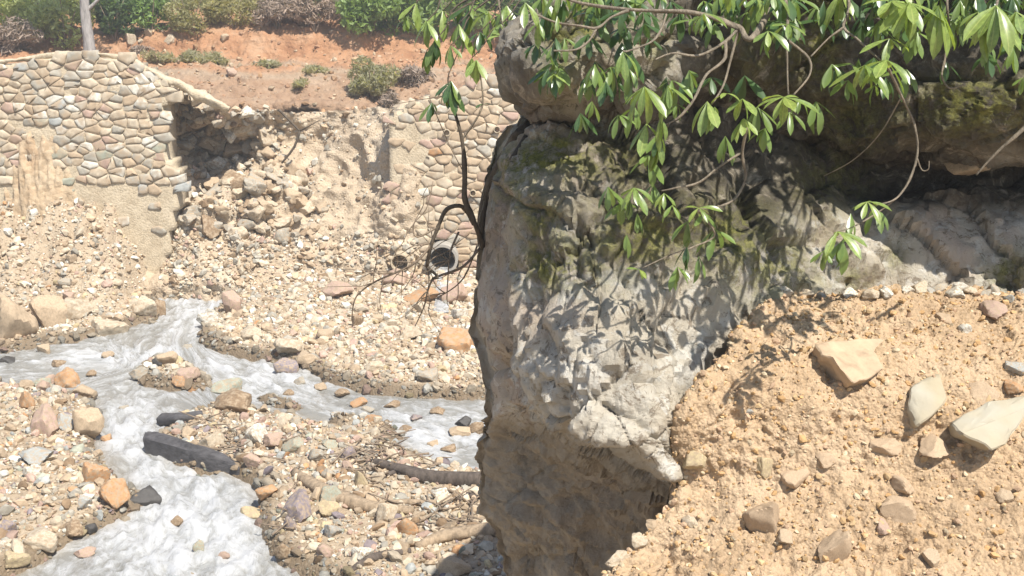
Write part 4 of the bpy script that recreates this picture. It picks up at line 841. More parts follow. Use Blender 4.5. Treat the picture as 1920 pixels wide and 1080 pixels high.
# ------------------------------------------------------------------ driftwood
def gpt(u, v, up=.03): p = hit(u, v); return p + np.array([0, 0, up])
def log(name, px, rad_px, mat, label, cat='driftwood', nz=.35, sides=10, up=.5, **kw):
    pts = []; rads = []
    for (u, v), r in zip(px, rad_px):
        p = hit(u, v); dep = (p - CAM) @ FW; rm_ = r * dep / FPX; pts.append(p + np.array([0, 0, rm_ * up])); rads.append(rm_)
    base = pts[0].copy(); V, F = tube_arrays(pts, rads, sides, nz, len(label), 6); return link(name, mesh(name, V - base, F, True, MATS[mat]), None, base, label=label, cat=cat, **kw)
def hull_log(px_top, height_px, depth_px, mat, label, seed):
    bm = bmesh.new(); vs = []; pts = []
    for (u, v), h, d in zip(px_top, height_px, depth_px):
        p = hit(u, v); k = ((p - CAM) @ FW) / FPX
        for dz, dy in ((-.15 * h, 0), (h * .75, -.02), (h, d * .35), (h * .9, d), (-.1 * h, d)): pts.append(p + np.array([rng.normal(0, 2) * k, dy * k, dz * k]))
    pts = np.array(pts); nC = len(px_top); G = pts.reshape(nC, 5, 3); t = np.linspace(0, nC - 1, 40); Gs = cr(G, t); r = np.concatenate([Gs[:, [j]] * (1 - f) + Gs[:, [(j + 1) % 5]] * f for j in range(5) for f in (0, .25, .5, .75)], 1)
    ax = np.linspace(0, 4, 40)[:, None] * np.ones((1, 20)); cc = r.mean(1, keepdims=True); q = np.stack([ax * .6, (r - cc)[..., 1] * 12, (r - cc)[..., 2] * 12], -1); r = cc + (r - cc) * (1 + .16 * fbm(q, 1.2, 4, seed, .6))[..., None]
    V = np.vstack([r.reshape(-1, 3), r[0].mean(0) + np.array([.06, 0, 0]), r[-1].mean(0)]); F = [tuple(f) for f in grid_faces(40, 20, True)] + [(800, (j + 1) % 20, j) for j in range(20)] + [(801, 780 + j, 780 + (j + 1) % 20) for j in range(20)]
    base = V.min(0); bm.free(); me = mesh('log', V - base, F, True, MATS[mat]); me.set_sharp_from_angle(angle=math.radians(35)); return link('log', me, None, base, label=label, cat='log')
hull_log([(272, 850), (310, 862), (370, 878), (420, 888), (450, 892)], [38, 44, 40, 34, 16], [22, 26, 24, 20, 10], 'charred', 'thick wet charred log lying across the stream edge', 5)
log('log', [(306, 793), (340, 790), (380, 780)], [13, 12, 7], 'charred', 'short black wood chunk above the charred log', 'log', .3)
log('driftwood', [(553, 890), (600, 922), (650, 944), (700, 958), (775, 962)], [9, 12, 14, 13, 8], 'drift', 'long bleached driftwood limb across the gravel bar')
log('driftwood', [(700, 868), (745, 884), (800, 900), (905, 906)], [7, 10, 15, 16], 'drift_dark', 'dark waterlogged driftwood trunk beside the boulder')
log('driftwood', [(690, 950), (750, 945), (830, 945)], [4, 6, 5], 'drift', 'splintered pale wood behind the long driftwood limb')
log('driftwood', [(780, 1030), (840, 1010), (930, 1000)], [7, 13, 16], 'drift', 'tan driftwood stump near the boulder foot')
log('driftwood', [(655, 1075), (700, 1050), (770, 1035)], [5, 9, 6], 'drift_dark', 'brown rotten branch low on the gravel bar')
log('driftwood', [(760, 985), (800, 962), (860, 955)], [3, 5, 3], 'drift', 'thin bleached stick in front of the dark trunk')
log('driftwood', [(480, 800), (455, 830), (440, 860)], [3, 4, 3], 'drift_dark', 'thin dark stick on the upper bar beside whitish rock')
log('driftwood', [(800, 1045), (880, 1015), (925, 990)], [3, 4, 3], 'drift', 'thin straight stick lying over the driftwood stump')
for u0, v0, u1, v1, r_, m_, lab in [(640, 862, 730, 850, 5, 'drift_dark', 'dark stick lying along the far edge of the bar'), (705, 900, 780, 878, 5, 'drift_dark', 'dark branch crossing the waterlogged trunk'), (810, 930, 900, 935, 6, 'drift_dark', 'dark branch under the waterlogged trunk'), (840, 985, 905, 960, 4, 'drift', 'pale stick leaning against the boulder foot'), (600, 905, 560, 925, 3, 'drift_dark', 'short dark stick at the driftwood limb tip'), (460, 870, 500, 850, 4, 'drift', 'pale stick beside the charred log end'), (690, 1010, 760, 1022, 4, 'drift', 'pale stick low on the bar before the orange-tan rock'), (500, 890, 540, 905, 4, 'drift_dark', 'dark stick near the bar left tip')]:
    log('driftwood', [(u0, v0), ((u0 + u1) / 2 + 4, (v0 + v1) / 2 - 4), (u1, v1)], [r_ * .7, r_, r_ * .5], m_, lab, nz=.6)
Vs, Fs, off = [], [], 0
for k in range(130):
    if k < 60: u, v = rng.normal(715, 45), rng.normal(865, 22)
    elif k < 85: u, v = rng.normal(430, 40), rng.normal(825, 18)
    elif k < 110: u, v = rng.normal(850, 40), rng.normal(960, 18)
    else: u, v = rng.uniform(480, 900), rng.uniform(800, 1040)
    p = gpt(u, v, .06)
    if wet(p[0], p[1]): continue
    a = rng.uniform(0, 6.3); L = rng.uniform(.15, .55); d = np.array([math.cos(a), math.sin(a) * .6, rng.uniform(-.1, .5)]) * L
    V, F = tube_arrays([p - d * .3, p + rng.normal(0, .02, 3), p + d * .6 + rng.normal(0, .03, 3)], [.016, .011, .005], 5, 0, 0, 3); V = V.copy(); Vs.append(V); Fs += [tuple(i + off for i in f) for f in F]; off += len(V)
link('driftwood_twigs', mesh('driftwood_twigs', np.vstack(Vs), Fs, True, MATS['twig']), kind='stuff', label='tangled dark twigs washed onto the gravel bar')

# ------------------------------------------------------------------ vegetation on the hillside
def leaf_cloud(center, radii, n, size, seed, elong=1.6, clumps=14, down=0.0):
    r = np.random.default_rng(seed); c = r.normal(size=(clumps, 3)); c /= np.linalg.norm(c, axis=1)[:, None]; c *= r.uniform(.35, .85, (clumps, 1)); rad = r.uniform(.28, .5, clumps)
    k = r.integers(0, clumps, n); q = r.normal(size=(n, 3)); q /= np.linalg.norm(q, axis=1)[:, None]; pos = (c[k] + q * (rad[k] * r.uniform(.5, 1.05, n) ** .6)[:, None]) * np.array(radii) + np.array(center)
    R = rand_rot(n, r); s = size * r.uniform(.6, 1.3, n)
    base = np.array([(-.5 * elong, 0, 0), (0, -.32, .06), (.5 * elong, 0, -.08), (0, .32, .06)])
    V = np.einsum('nij,kj->nki', R, base) * s[:, None, None] + pos[:, None]; F = np.arange(n * 4).reshape(n, 4); return V.reshape(-1, 3), F
def bush(u, v, w, h, mat, label, n, size, name='bush', stems=5, group=None, dy=0.0, elong=1.6, base_v=None):
    b = hill_at(u, v + (12 if 10 < v < 80 and name == 'bush' else 0)); b = b + np.array([0, dy, 0]); dep = (b - CAM) @ FW; W, H = w * dep / FPX, h * dep / FPX; e = empty(name, tuple(b - np.array([0, 0, .08])), label=label, cat='bush' if name == 'bush' else name.replace('_', ' '), group=group)
    V, F = leaf_cloud(b + np.array([0, .1, H * .5]), (W / 2, max(.5, W * .35), H * .55), n, size, int(u * 7 + v), elong); o = link('foliage', mesh('foliage', V, F, True, MATS[mat])); adopt(o, e)
    for k in range(stems):
        a = rng.uniform(0, 6.3); o = tube('stem', [b - np.array([0, 0, .08]), b + np.array([math.cos(a) * W * .12, math.sin(a) * .12, H * .35]), b + np.array([math.cos(a) * W * .3, math.sin(a) * .3, H * .8])], [.025, .018, .006], MATS['twig'], None, 5, 0, 0, 3); adopt(o, e)
    return e
bush(40, 70, 190, 130, 'bush_pale', 'pale yellow-green bush on the slope left of the grey trunk', 3600, .10)
bush(125, 75, 130, 120, 'bush_pale', 'light green bush touching the left side of the grey trunk', 2600, .10)
bush(215, 62, 90, 90, 'bush_dark', 'dark green shrub with a shaded foot right of the trunk', 1900, .10)
bush(285, 50, 110, 85, 'bush_green', 'bright green shrub on the bank edge above scattered rocks', 2200, .09)
bush(355, 46, 120, 75, 'bush_olive', 'olive scrub overhanging the orange cut', 2400, .075)
bush(440, 40, 130, 75, 'bush_olive', 'olive brown scrub in the middle of the bank edge', 2600, .075)
bush(520, 40, 110, 60, 'bush_dry', 'greyish dry brush hanging over the orange cut', 2400, .06, elong=3.)
bush(590, 48, 120, 70, 'bush_dry', 'dark grey dry brush at the shaded end of the cut', 2400, .06, elong=3.)
bush(560, 22, 130, 60, 'bush_dark', 'dark shrub behind the dry brush', 2000, .10, dy=.6)
bush(690, 52, 150, 100, 'bush_green', 'lush green bush above the orange cut', 3200, .11)
bush(790, 60, 150, 110, 'bush_green', 'lush green bush behind the hanging rhododendron leaves', 3200, .12)
bush(890, 75, 150, 130, 'bush_green', 'dense green bush right above the stone wall', 3000, .12)
bush(980, 70, 160, 130, 'bush_dark', 'dark green bush seen past the rock ledge', 2400, .12)
bush(400, 8, 500, 90, 'bush_green', 'broad green thicket on the slope behind the scrub', 5200, .12, dy=1.5, stems=8)
bush(700, 8, 420, 110, 'bush_dark', 'broad dark thicket behind the lush bushes', 4200, .12, dy=2.0, stems=8)
bush(80, 0, 320, 110, 'bush_green', 'green thicket behind the pale bushes', 3800, .12, dy=2.0, stems=8)
bush(698, 188, 100, 72, 'bush_grey', 'grey-green shrub standing on the terrace edge', 2600, .05, elong=3.2, stems=9)
bush(775, 160, 80, 44, 'bush_dry', 'reddish dry brush beside the grey-green shrub', 1500, .05, elong=3.5)
bush(745, 235, 60, 70, 'bush_dry', 'grey dry tuft hanging at the wall corner', 900, .05, elong=5., dy=-1.0)
bush(20, 100, 120, 60, 'bush_dry', 'dry brown roots and grass on the spur by the wall top', 1800, .06, elong=4.)
for k, (u, v, w, h, m) in enumerate([(300, 118, 70, 26, 'bush_grey'), (350, 120, 70, 24, 'bush_grey'), (395, 124, 60, 22, 'bush_grey'), (500, 128, 50, 12, 'bush_grey'), (590, 140, 50, 16, 'bush_grey'), (270, 105, 50, 18, 'bush_dry'), (560, 165, 30, 16, 'bush_grey')]):
    bush(u, v, w, h, m, ['low grey-green grass tuft behind the wall top beside dry grass', 'broad grey-green grass tuft in the middle of the three by the wall', 'grey-green grass tuft where the wall coping slopes down', 'thin grey-green grass strip beside the grey flat rock', 'small grey-green tuft between grey flat rock and terrace shrub', 'low dry grass tuft behind the wall top', 'tiny grey-green tuft alone on the brown slope'][k], 520, .05, 'grass_tuft', 2, 'grass tufts on the terrace' if m == 'bush_grey' else None, elong=4.)
# grey tree trunk standing behind the wall
tb = hill_at(170, 112); tb[2] -= .1; tree = empty('tree', tuple(tb), label='pale grey slender tree trunk behind the wall top', cat='tree')
def up(k, dx=0, dy=0): return tb + np.array([dx, dy, k])
o = tube('trunk', [up(0), up(.5, .0), up(1.2, -.03), up(2.0, .02), up(3.2, .12), up(4.6, .1)], [.16, .125, .115, .105, .085, .05], MATS['bark_tree'], None, 12, .18, 4, 5); adopt(o, tree)
for k, (h, dx, dy, dz) in enumerate([(1.25, .5, .1, .55), (2.2, -.8, .3, .9), (2.8, .9, -.2, .9), (3.4, -.6, -.4, 1.0), (3.9, .6, .4, .9)]):
    o = tube('limb', [up(h), up(h + dz * .5, dx * .6, dy * .6), up(h + dz, dx, dy)], [.05, .035, .012], MATS['bark_tree'], None, 7, .2, k, 4); adopt(o, tree)
V, F = leaf_cloud(up(4.4), (1.5, 1.3, 1.2), 3000, .1, 77); o = link('crown', mesh('crown', V, F, True, MATS['bush_green'])); adopt(o, tree)
# rocks on the terrace and in the cut
for k, (u, v, w, h, m, lab) in enumerate([(244, 80, 20, 20, 'cream', 'pale block on the terrace under the dark shrub'), (278, 68, 18, 16, 'tan', 'tan rock below the bright green shrub'), (318, 80, 22, 16, 'cream', 'cream rock at the foot of the orange cut'), (422, 76, 18, 14, 'tan', 'tan rock stuck in the orange cut'), (435, 140, 20, 14, 'pink', 'pinkish rock on the brown slope'), (262, 82, 10, 8, 'cream', 'little cream stone beside the pale block'), (495, 122, 44, 12, 'grey', 'grey flat rock on the brown slope with a dark underside')]):
    p = hill_at(u, v); dep = (p - CAM) @ FW; put_stone(p, w * dep / FPX, h * dep / FPX * 1.2, m, 'a', lab)
ok = (proj(HLf)[1] > 40) & (HLf[:, 1] < 31) & (np.abs(proj(HLf)[0] - 450) < 600); ii = rng.choice(np.where(ok)[0], 1800); sz = np.minimum(.02 / rng.uniform(.05, 1, 1800) ** .6, .12)
hc = np.array([(.36, .22, .12), (.42, .28, .17), (.44, .34, .23), (.38, .23, .14)])[rng.integers(0, 4, 1800)] * rng.uniform(.75, 1.2, (1800, 1))
scatter('hillside_clods', HLf[ii], sz, hc, label='clods and small stones on the red hillside')
# dead branch on the eroded bank
db = empty('dead_branch', tuple(P(562, 245, 21.8)), label='forked dead branch stuck in the pale eroded bank', cat='branch')
for pts, r0 in ((([522, 205], [545, 228], [562, 246]), .03), (([562, 246], [552, 275], [528, 306]), .03), (([562, 246], [600, 225]), .015)):
    o = tube('limb', [P(u, v, 21.75) for u, v in pts], np.linspace(r0, r0 * .6, len(pts)), MATS['bark_dark'], None, 6, .2, 1, 3); adopt(o, db)

# ------------------------------------------------------------------ rhododendron: leaf shapes
def leaf_mesh(droop, fold, wid, mat, sd):
    n = 7; r = np.random.default_rng(sd); V = []
    prof = np.interp(np.linspace(0, 1, n), [0, .08, .3, .62, .85, 1], [.06, .07, .6, 1, .75, .04])
    tw = r.normal(0, .15)
    for k, t in enumerate(np.linspace(0, 1, n)):
        z = -droop * t * t; w = prof[k] * wid / 2; c, s_ = math.cos(tw * t), math.sin(tw * t)
        for sgn in (-1, -.55, 0, .55, 1):
            a = abs(sgn); zz = fold * w * (a - .35 * a * a) ; yy = sgn * w; V.append((t * (1 - .25 * droop * t), yy * c - zz * s_, z + yy * s_ + zz * c))
    F = grid_faces(n, 5); return mesh('leaf', V, F, True, MATS[mat], {'rib': np.tile([0, 0, 1, 0, 0], n)})
LEAF = {m: [leaf_mesh(d, f, w, m, k) for k, (d, f, w) in enumerate([(.12, .35, .28), (.25, .5, .25), (.05, .25, .31), (.35, .45, .27)])] for m in ('leaf_light', 'leaf_mid', 'leaf_dark', 'leaf_brown')}
def orient(d, upv):
    x = Vector(d).normalized(); z = Vector(upv); z = z - x * z.dot(x)
    if z.length < 1e-3: z = Vector((0, -1, .2)) - x * Vector((0, -1, .2)).dot(x)
    z.normalize(); y = z.cross(x); return Matrix((x, y, z)).transposed()
def whorl(parent, root_loc, c, n, size, mat, droop=.5, lean=(0, 0, 0), seed=0, mixm=None):
    """a rosette of leaves at the tip c: azimuths spread round a vertical axis, hanging by droop (0 flat, 1 straight down)"""
    r = np.random.default_rng(seed); a0 = r.uniform(0, 6.3)
    n = int(round(n * .97))
    for k in range(n):
        a = a0 + 2 * math.pi * k / n + r.uniform(-.25, .25); e = -math.pi / 2 * np.clip(droop - .08 + r.uniform(-.32, .28), -.4, .96)
        d = np.array([math.cos(a) * math.cos(e), math.sin(a) * math.cos(e), math.sin(e)]) + np.array(lean)
        upv = np.array([math.cos(a) * .4, math.sin(a) * .4 - .35, .8]); mm = mat if (mixm is None or r.random() < .72) else mixm
        o = bpy.data.objects.new('leaf', LEAF[mm][int(r.integers(0, 4))]); COL.objects.link(o); s = size * .9 * r.uniform(.6, 1.2)
        M_ = Matrix.Translation(Vector(c)) @ orient(d, upv).to_4x4() @ Matrix.Diagonal((s, s, s, 1)); o.parent = parent; o.matrix_basis = M_
    return n
shrub_base = P(1650, -330, 4.7)
shrub = empty('rhododendron', tuple(shrub_base), label='rhododendron with glossy leaf whorls hanging over the boulder from above', cat='shrub')
BRN = []
def branch(px, r0, r1, mat='bark_pale', up_to=None, whorls=(), parent=shrub, name='branch'):
    pts = [P(*q) for q in px]
    if up_to is not None: pts = [np.array(up_to)] + pts
    o = tube(name, pts, np.linspace(r0, r1, len(pts)) * .8, MATS[mat], None, 7, .6, len(BRN), 8); adopt(o, parent); BRN.append(o)
    for (u, v, y, n, spx, mat_, dr) in whorls:
        c = P(u, v, y); whorl(o, parent.location, c, n, spx * ((c - CAM) @ FW) / FPX, mat_, dr, seed=int(u * 3 + v * 7), mixm={'leaf_light': 'leaf_mid', 'leaf_mid': 'leaf_light', 'leaf_dark': 'leaf_mid'}[mat_])
    return o
HUB = P(1560, -260, 4.3); HUB2 = P(1850, -240, 4.2); HUB0 = P(1250, -220, 4.2)
for h_ in (HUB, HUB2, HUB0):
    o = tube('branch', [shrub_base, (shrub_base + h_) / 2 + np.array([0, -.1, .12]), h_], [.035, .028, .02], MATS['bark_pale'], None, 8, .15, 2, 5); adopt(o, shrub)
L, Mi, D = 'leaf_light', 'leaf_mid', 'leaf_dark'
branch([(1430, 42, 3.5), (1385, 52, 3.48), (1345, 36, 3.46), (1290, 22, 3.45), (1180, 18, 3.45), (1080, 3, 3.5), (1030, -20, 3.5)], .012, .006, up_to=HUB, whorls=[(1320, 25, 3.4, 5, 60, Mi, .5)])
branch([(1180, 19, 3.45), (1146, 32, 3.42), (1120, 52, 3.4), (1085, 48, 3.4), (1042, 42, 3.42), (1005, 28, 3.42), (985, 18, 3.44)], .0065, .003, whorls=[(1010, 42, 3.4, 4, 62, Mi, .55), (985, 5, 3.42, 5, 56, Mi, .6), (1045, 30, 3.42, 3, 45, L, .5)])
branch([(1120, 52, 3.4), (1105, 76, 3.38), (1080, 93, 3.36), (1038, 95, 3.36)], .005, .003, whorls=[(1038, 140, 3.36, 5, 34, L, .2)])
branch([(1250, 24, 3.45), (1240, 55, 3.4), (1222, 78, 3.36), (1180, 95, 3.33), (1168, 96, 3.33)], .005, .003, whorls=[(1168, 97, 3.32, 7, 62, Mi, .72)])
branch([(1385, 52, 3.48), (1360, 78, 3.45), (1310, 104, 3.42), (1262, 100, 3.4), (1228, 112, 3.38)], .007, .003, whorls=[(1136, 152, 3.42, 8, 52, D, .8)])
branch([(1360, 78, 3.45), (1358, 112, 3.42), (1325, 140, 3.38), (1302, 185, 3.34), (1278, 215, 3.33), (1252, 232, 3.32), (1235, 235, 3.32)], .007, .003, whorls=[(1208, 162, 3.3, 7, 86, Mi, .74), (1252, 160, 3.28, 6, 74, Mi, .76), (1238, 220, 3.3, 4, 80, Mi, .86), (1212, 232, 3.32, 4, 66, L, .6), (1088, 212, 3.4, 8, 56, D, .88)])
branch([(1385, 52, 3.48), (1372, 105, 3.46), (1356, 160, 3.42), (1335, 195, 3.38)], .006, .003, whorls=[(1326, 190, 3.34, 6, 78, Mi, .72), (1362, 175, 3.34, 3, 52, L, .1), (1395, 222, 3.34, 6, 62, L, .55), (1392, 185, 3.36, 4, 66, L, .5)])
branch([(1480, -40, 3.6), (1478, 30, 3.5), (1474, 72, 3.45), (1476, 120, 3.42), (1478, 178, 3.38)], .007, .003, up_to=HUB, whorls=[(1440, 58, 3.4, 7, 66, Mi, .6), (1470, 182, 3.36, 9, 82, L, .34), (1478, 45, 3.42, 5, 60, Mi, .4)])
branch([(1478, 76, 3.45), (1515, 108, 3.44), (1518, 140, 3.42), (1488, 178, 3.4)], .005, .003)
branch([(1588, -30, 3.7), (1590, 20, 3.6), (1582, 52, 3.52), (1606, 72, 3.46), (1632, 96, 3.4), (1650, 112, 3.36)], .007, .0035, up_to=HUB, whorls=[(1662, 112, 3.3, 8, 86, L, .42), (1622, 122, 3.3, 7, 78, L, .55), (1668, 72, 3.34, 6, 62, L, .5)])
branch([(1582, 52, 3.52), (1556, 70, 3.5), (1520, 106, 3.46)], .005, .003)
branch([(1690, -60, 3.6), (1700, -20, 3.5), (1705, 5, 3.42)], .008, .004, up_to=HUB, whorls=[(1705, 4, 3.36, 11, 92, L, .6), (1760, 10, 3.36, 7, 96, L, .7), (1672, 2, 3.4, 6, 72, L, .3)])
branch([(1782, -30, 3.6), (1780, 50, 3.55), (1772, 110, 3.5), (1766, 142, 3.48), (1780, 165, 3.46), (1808, 158, 3.45)], .006, .003, up_to=HUB2)
branch([(1880, -40, 3.55), (1872, -5, 3.46), (1868, 12, 3.4)], .008, .004, up_to=HUB2, whorls=[(1868, 10, 3.36, 11, 104, L, .62), (1905, 22, 3.4, 7, 90, L, .6), (1835, 22, 3.38, 5, 70, L, .6)])
branch([(1660, 118, 3.36), (1690, 180, 3.42), (1714, 235, 3.46), (1720, 285, 3.46), (1706, 335, 3.44), (1680, 372, 3.4), (1640, 384, 3.36), (1628, 380, 3.34)], .0055, .003, whorls=[(1626, 378, 3.32, 7, 54, L, .3)])
branch([(1718, 292, 3.46), (1728, 318, 3.46), (1740, 318, 3.45), (1742, 302, 3.45)], .003, .0015)
branch([(1680, 372, 3.4), (1640, 402, 3.38), (1600, 425, 3.34), (1572, 434, 3.32)], .004, .002, whorls=[(1570, 434, 3.3, 7, 68, L, .5)])
branch([(2010, 150, 3.6), (1925, 236, 3.6), (1870, 285, 3.62), (1830, 328, 3.64)], .009, .004, whorls=[])
branch([(1400, 240, 3.38), (1392, 290, 3.42), (1398, 332, 3.44), (1378, 372, 3.42), (1345, 388, 3.4), (1308, 392, 3.38)], .006, .003, whorls=[(1310, 390, 3.34, 6, 44, L, .25)])
branch([(1392, 285, 3.42), (1350, 312, 3.4), (1310, 342, 3.38), (1268, 352, 3.36), (1240, 358, 3.36)], .0045, .003, whorls=[(1188, 352, 3.34, 9, 58, L, .5), (1245, 362, 3.34, 6, 52, L, .62), (1180, 372, 3.36, 4, 66, D, .92)])
branch([(1310, 395, 3.4), (1340, 440, 3.46), (1302, 462, 3.44), (1262, 476, 3.42), (1205, 502, 3.4)], .004, .002, whorls=[(1198, 505, 3.38, 3, 40, L, .35), (1288, 462, 3.38, 7, 52, D, .85)])
branch([(1690, 182, 3.42), (1650, 250, 3.5), (1600, 300, 3.6), (1545, 330, 3.7)], .003, .0015)
branch([(1255, 232, 3.32), (1235, 265, 3.36), (1228, 300, 3.38)], .004, .003, whorls=[(1232, 262, 3.36, 6, 64, D, .8)])
for k in range(16):                                               # leafy shoots along the top of the view
    u = 1000 + 58 * k + rng.uniform(-20, 20); v = rng.uniform(-60, -5); yy = rng.uniform(3.35, 3.9)
    branch([(u + 20, v - 60, yy + .1), (u + 5, v - 20, yy + .03), (u, v, yy)], .005, .003, up_to=(HUB0 if u < 1350 else HUB if u < 1700 else HUB2), whorls=[(u, v, yy, 5, rng.uniform(56, 82), (L, Mi, D)[k % 3], rng.uniform(.4, .75))])
# smaller leaves deeper in the tangle, joined
Vs, Fs, off = [], [], 0; LA = [np.array([v.co[:] for v in m.vertices]) for m in LEAF[Mi]]; LF = np.array([[i for i in p.vertices] for p in LEAF[Mi][0].polygons])
def tangle(u, v, y, n, spx, dr, seed):
    global off
    r = np.random.default_rng(seed); c = P(u, v, y); k = ((c - CAM) @ FW) / FPX; a0 = r.uniform(0, 6.3)
    for j in range(n):
        a = a0 + 2 * math.pi * j / n + r.uniform(-.3, .3); e = -math.pi / 2 * np.clip(dr + r.uniform(-.35, .35), -.4, .96); d = np.array([math.cos(a) * math.cos(e), math.sin(a) * math.cos(e), math.sin(e)])
        M3 = np.array(orient(d, np.array([math.cos(a) * .4, math.sin(a) * .4 - .35, .8]))); V = LA[int(r.integers(0, 4))] * spx * k * r.uniform(.6, 1.1) @ M3.T + c; Vs.append(V); Fs.append(LF + off); off += len(V)
for k in range(150):
    u = rng.uniform(1000, 1930); v = min(170, rng.exponential(60)) - 25
    if 1200 < u < 1560 and v > 70: u -= 160
    tangle(u, v, rng.uniform(3.5, 3.85), int(rng.integers(4, 8)), rng.uniform(36, 64), rng.uniform(.25, .75), 500 + k)
for k, (u, v) in enumerate([(1180, 130), (1115, 120), (1270, 195), (1160, 215), (1110, 190), (1215, 290), (1195, 400), (1260, 385), (1175, 440), (1340, 430), (1310, 480), (1270, 500), (1545, 470), (1595, 400), (1435, 240), (1360, 255), (1530, 190), (1590, 150), (1700, 130), (1480, 210), (1140, 350), (1225, 345), (1165, 380), (1320, 400), (1290, 415), (1235, 250), (1190, 200), (1260, 150), (1340, 200), (1420, 200), (1500, 185), (1640, 160), (1610, 110), (1560, 120), (1720, 60), (1790, 60), (1850, 80), (1900, 90), (1580, 450), (1640, 390)]):
    tangle(u, v, 3.5, int(rng.integers(4, 7)), rng.uniform(40, 66), rng.uniform(.35, .8), 700 + k)
hf = len(Vs) // 2
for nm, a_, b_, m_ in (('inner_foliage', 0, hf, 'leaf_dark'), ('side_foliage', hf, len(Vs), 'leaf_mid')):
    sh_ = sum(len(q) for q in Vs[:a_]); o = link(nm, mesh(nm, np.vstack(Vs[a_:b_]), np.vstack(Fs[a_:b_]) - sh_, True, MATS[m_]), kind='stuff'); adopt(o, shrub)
# the crown above the view: shades the upper rock
Vs, Fs, off = [], [], 0; lv = np.array([v.co[:] for v in LEAF[Mi][0].vertices])[[1, 11, 21, 31, 33, 23, 13, 3]]
def crown_leaves(center, radii, n, size, seed):
    global off
    r = np.random.default_rng(seed); q = r.normal(size=(n, 3)); q /= np.linalg.norm(q, axis=1)[:, None]; pos = np.array(center) + q * r.uniform(.1, 1, (n, 1)) ** .5 * np.array(radii); R = rand_rot(n, r, .45)
    base = np.array([(0, 0, 0), (.3, -.1, .01), (.65, -.14, -.02), (1, 0, -.12), (.65, .14, -.02), (.3, .1, .01)]); V = np.einsum('nij,kj->nki', R, base) * (size * r.uniform(.7, 1.2, n))[:, None, None] + pos[:, None]
    Vs.append(V.reshape(-1, 3)); Fs.append(np.arange(n * 6).reshape(n, 6) + off); off += n * 6
crown_leaves((1.4, 4.1, 5.62), (.65, .42, .32), 800, .14, 3); crown_leaves((1.05, 3.75, 5.55), (.5, .3, .2), 130, .13, 8)
crown_leaves((2.15, 4.15, 5.6), (.7, .40, .34), 760, .14, 4)
crown_leaves((2.8, 4.1, 5.5), (.6, .45, .4), 220, .14, 6)
o = link('crown_foliage', mesh('crown_foliage', np.vstack(Vs), np.vstack(Fs), True, MATS['leaf_mid']), kind='stuff'); adopt(o, shrub)

# second shrub: leaves hanging in front of the far bushes, left of the ledge
s2b = P(1010, -60, 5.1); sh2 = empty('rhododendron', tuple(s2b), label='leafy rhododendron dangling left of the rock ledge before the far bushes', cat='shrub')
for k, (u, v, y, n_, s_, m_, dr) in enumerate([(800, 40, 4.7, 7, 62, Mi, .75), (830, 20, 4.8, 7, 60, L, .7), (860, 45, 4.7, 7, 62, Mi, .7), (880, 10, 4.8, 7, 58, D, .6), (815, 75, 4.7, 6, 56, D, .8), (845, 85, 4.65, 5, 52, Mi, .8), (780, 5, 4.9, 6, 56, L, .7), (900, 60, 4.7, 6, 50, D, .6), (915, 20, 4.8, 6, 56, Mi, .6), (940, 45, 4.6, 5, 46, L, .4), (760, 30, 4.9, 5, 44, Mi, .7), (950, 10, 4.7, 6, 60, L, .6), (885, 108, 4.6, 5, 46, L, .85), (800, 95, 4.75, 4, 44, D, .9)]):
    branch([(u + 50, v - 70, y + .15), (u + 20, v - 22, y + .03), (u, v, y)], .005, .0025, 'bark_dark', up_to=s2b, parent=sh2, whorls=[(u, v, y, n_, s_, m_, dr)])
branch([(940, -20, 4.6), (944, 60, 4.55), (942, 120, 4.52)], .004, .003, up_to=s2b, parent=sh2, whorls=[(940, 68, 4.5, 4, 34, L, .15)])
# small sapling rooted in the boulder's left edge
s3b = P(906, 462, 4.5); s3 = empty('sapling', tuple(s3b), label='thin dark sapling with a leaf tuft rooted at the boulder left edge', cat='sapling')
branch([(906, 462, 4.5), (890, 415, 4.42), (873, 375, 4.4), (872, 310, 4.38), (866, 262, 4.38), (852, 205, 4.38), (848, 178, 4.38)], .016, .008, 'bark_dark', parent=s3, name='stem', whorls=[(842, 160, 4.36, 8, 56, D, .6), (846, 152, 4.36, 6, 54, D, .8)])
branch([(866, 262, 4.38), (895, 220, 4.36), (905, 190, 4.36), (900, 140, 4.36), (893, 118, 4.36)], .006, .003, 'bark_pale', parent=s3, whorls=[(893, 112, 4.34, 5, 58, L, .8), (906, 195, 4.36, 2, 40, D, .3)])
branch([(873, 330, 4.4), (842, 270, 4.4), (812, 200, 4.42), (806, 185, 4.42)], .003, .0015, 'twig', parent=s3, whorls=[(810, 192, 4.4, 5, 44, D, .75)])
branch([(852, 205, 4.38), (840, 150, 4.4), (850, 120, 4.4), (858, 100, 4.4)], .004, .002, 'bark_dark', parent=s3)
branch([(848, 178, 4.38), (800, 185, 4.4), (740, 195, 4.45)], .003, .001, 'twig', parent=s3)
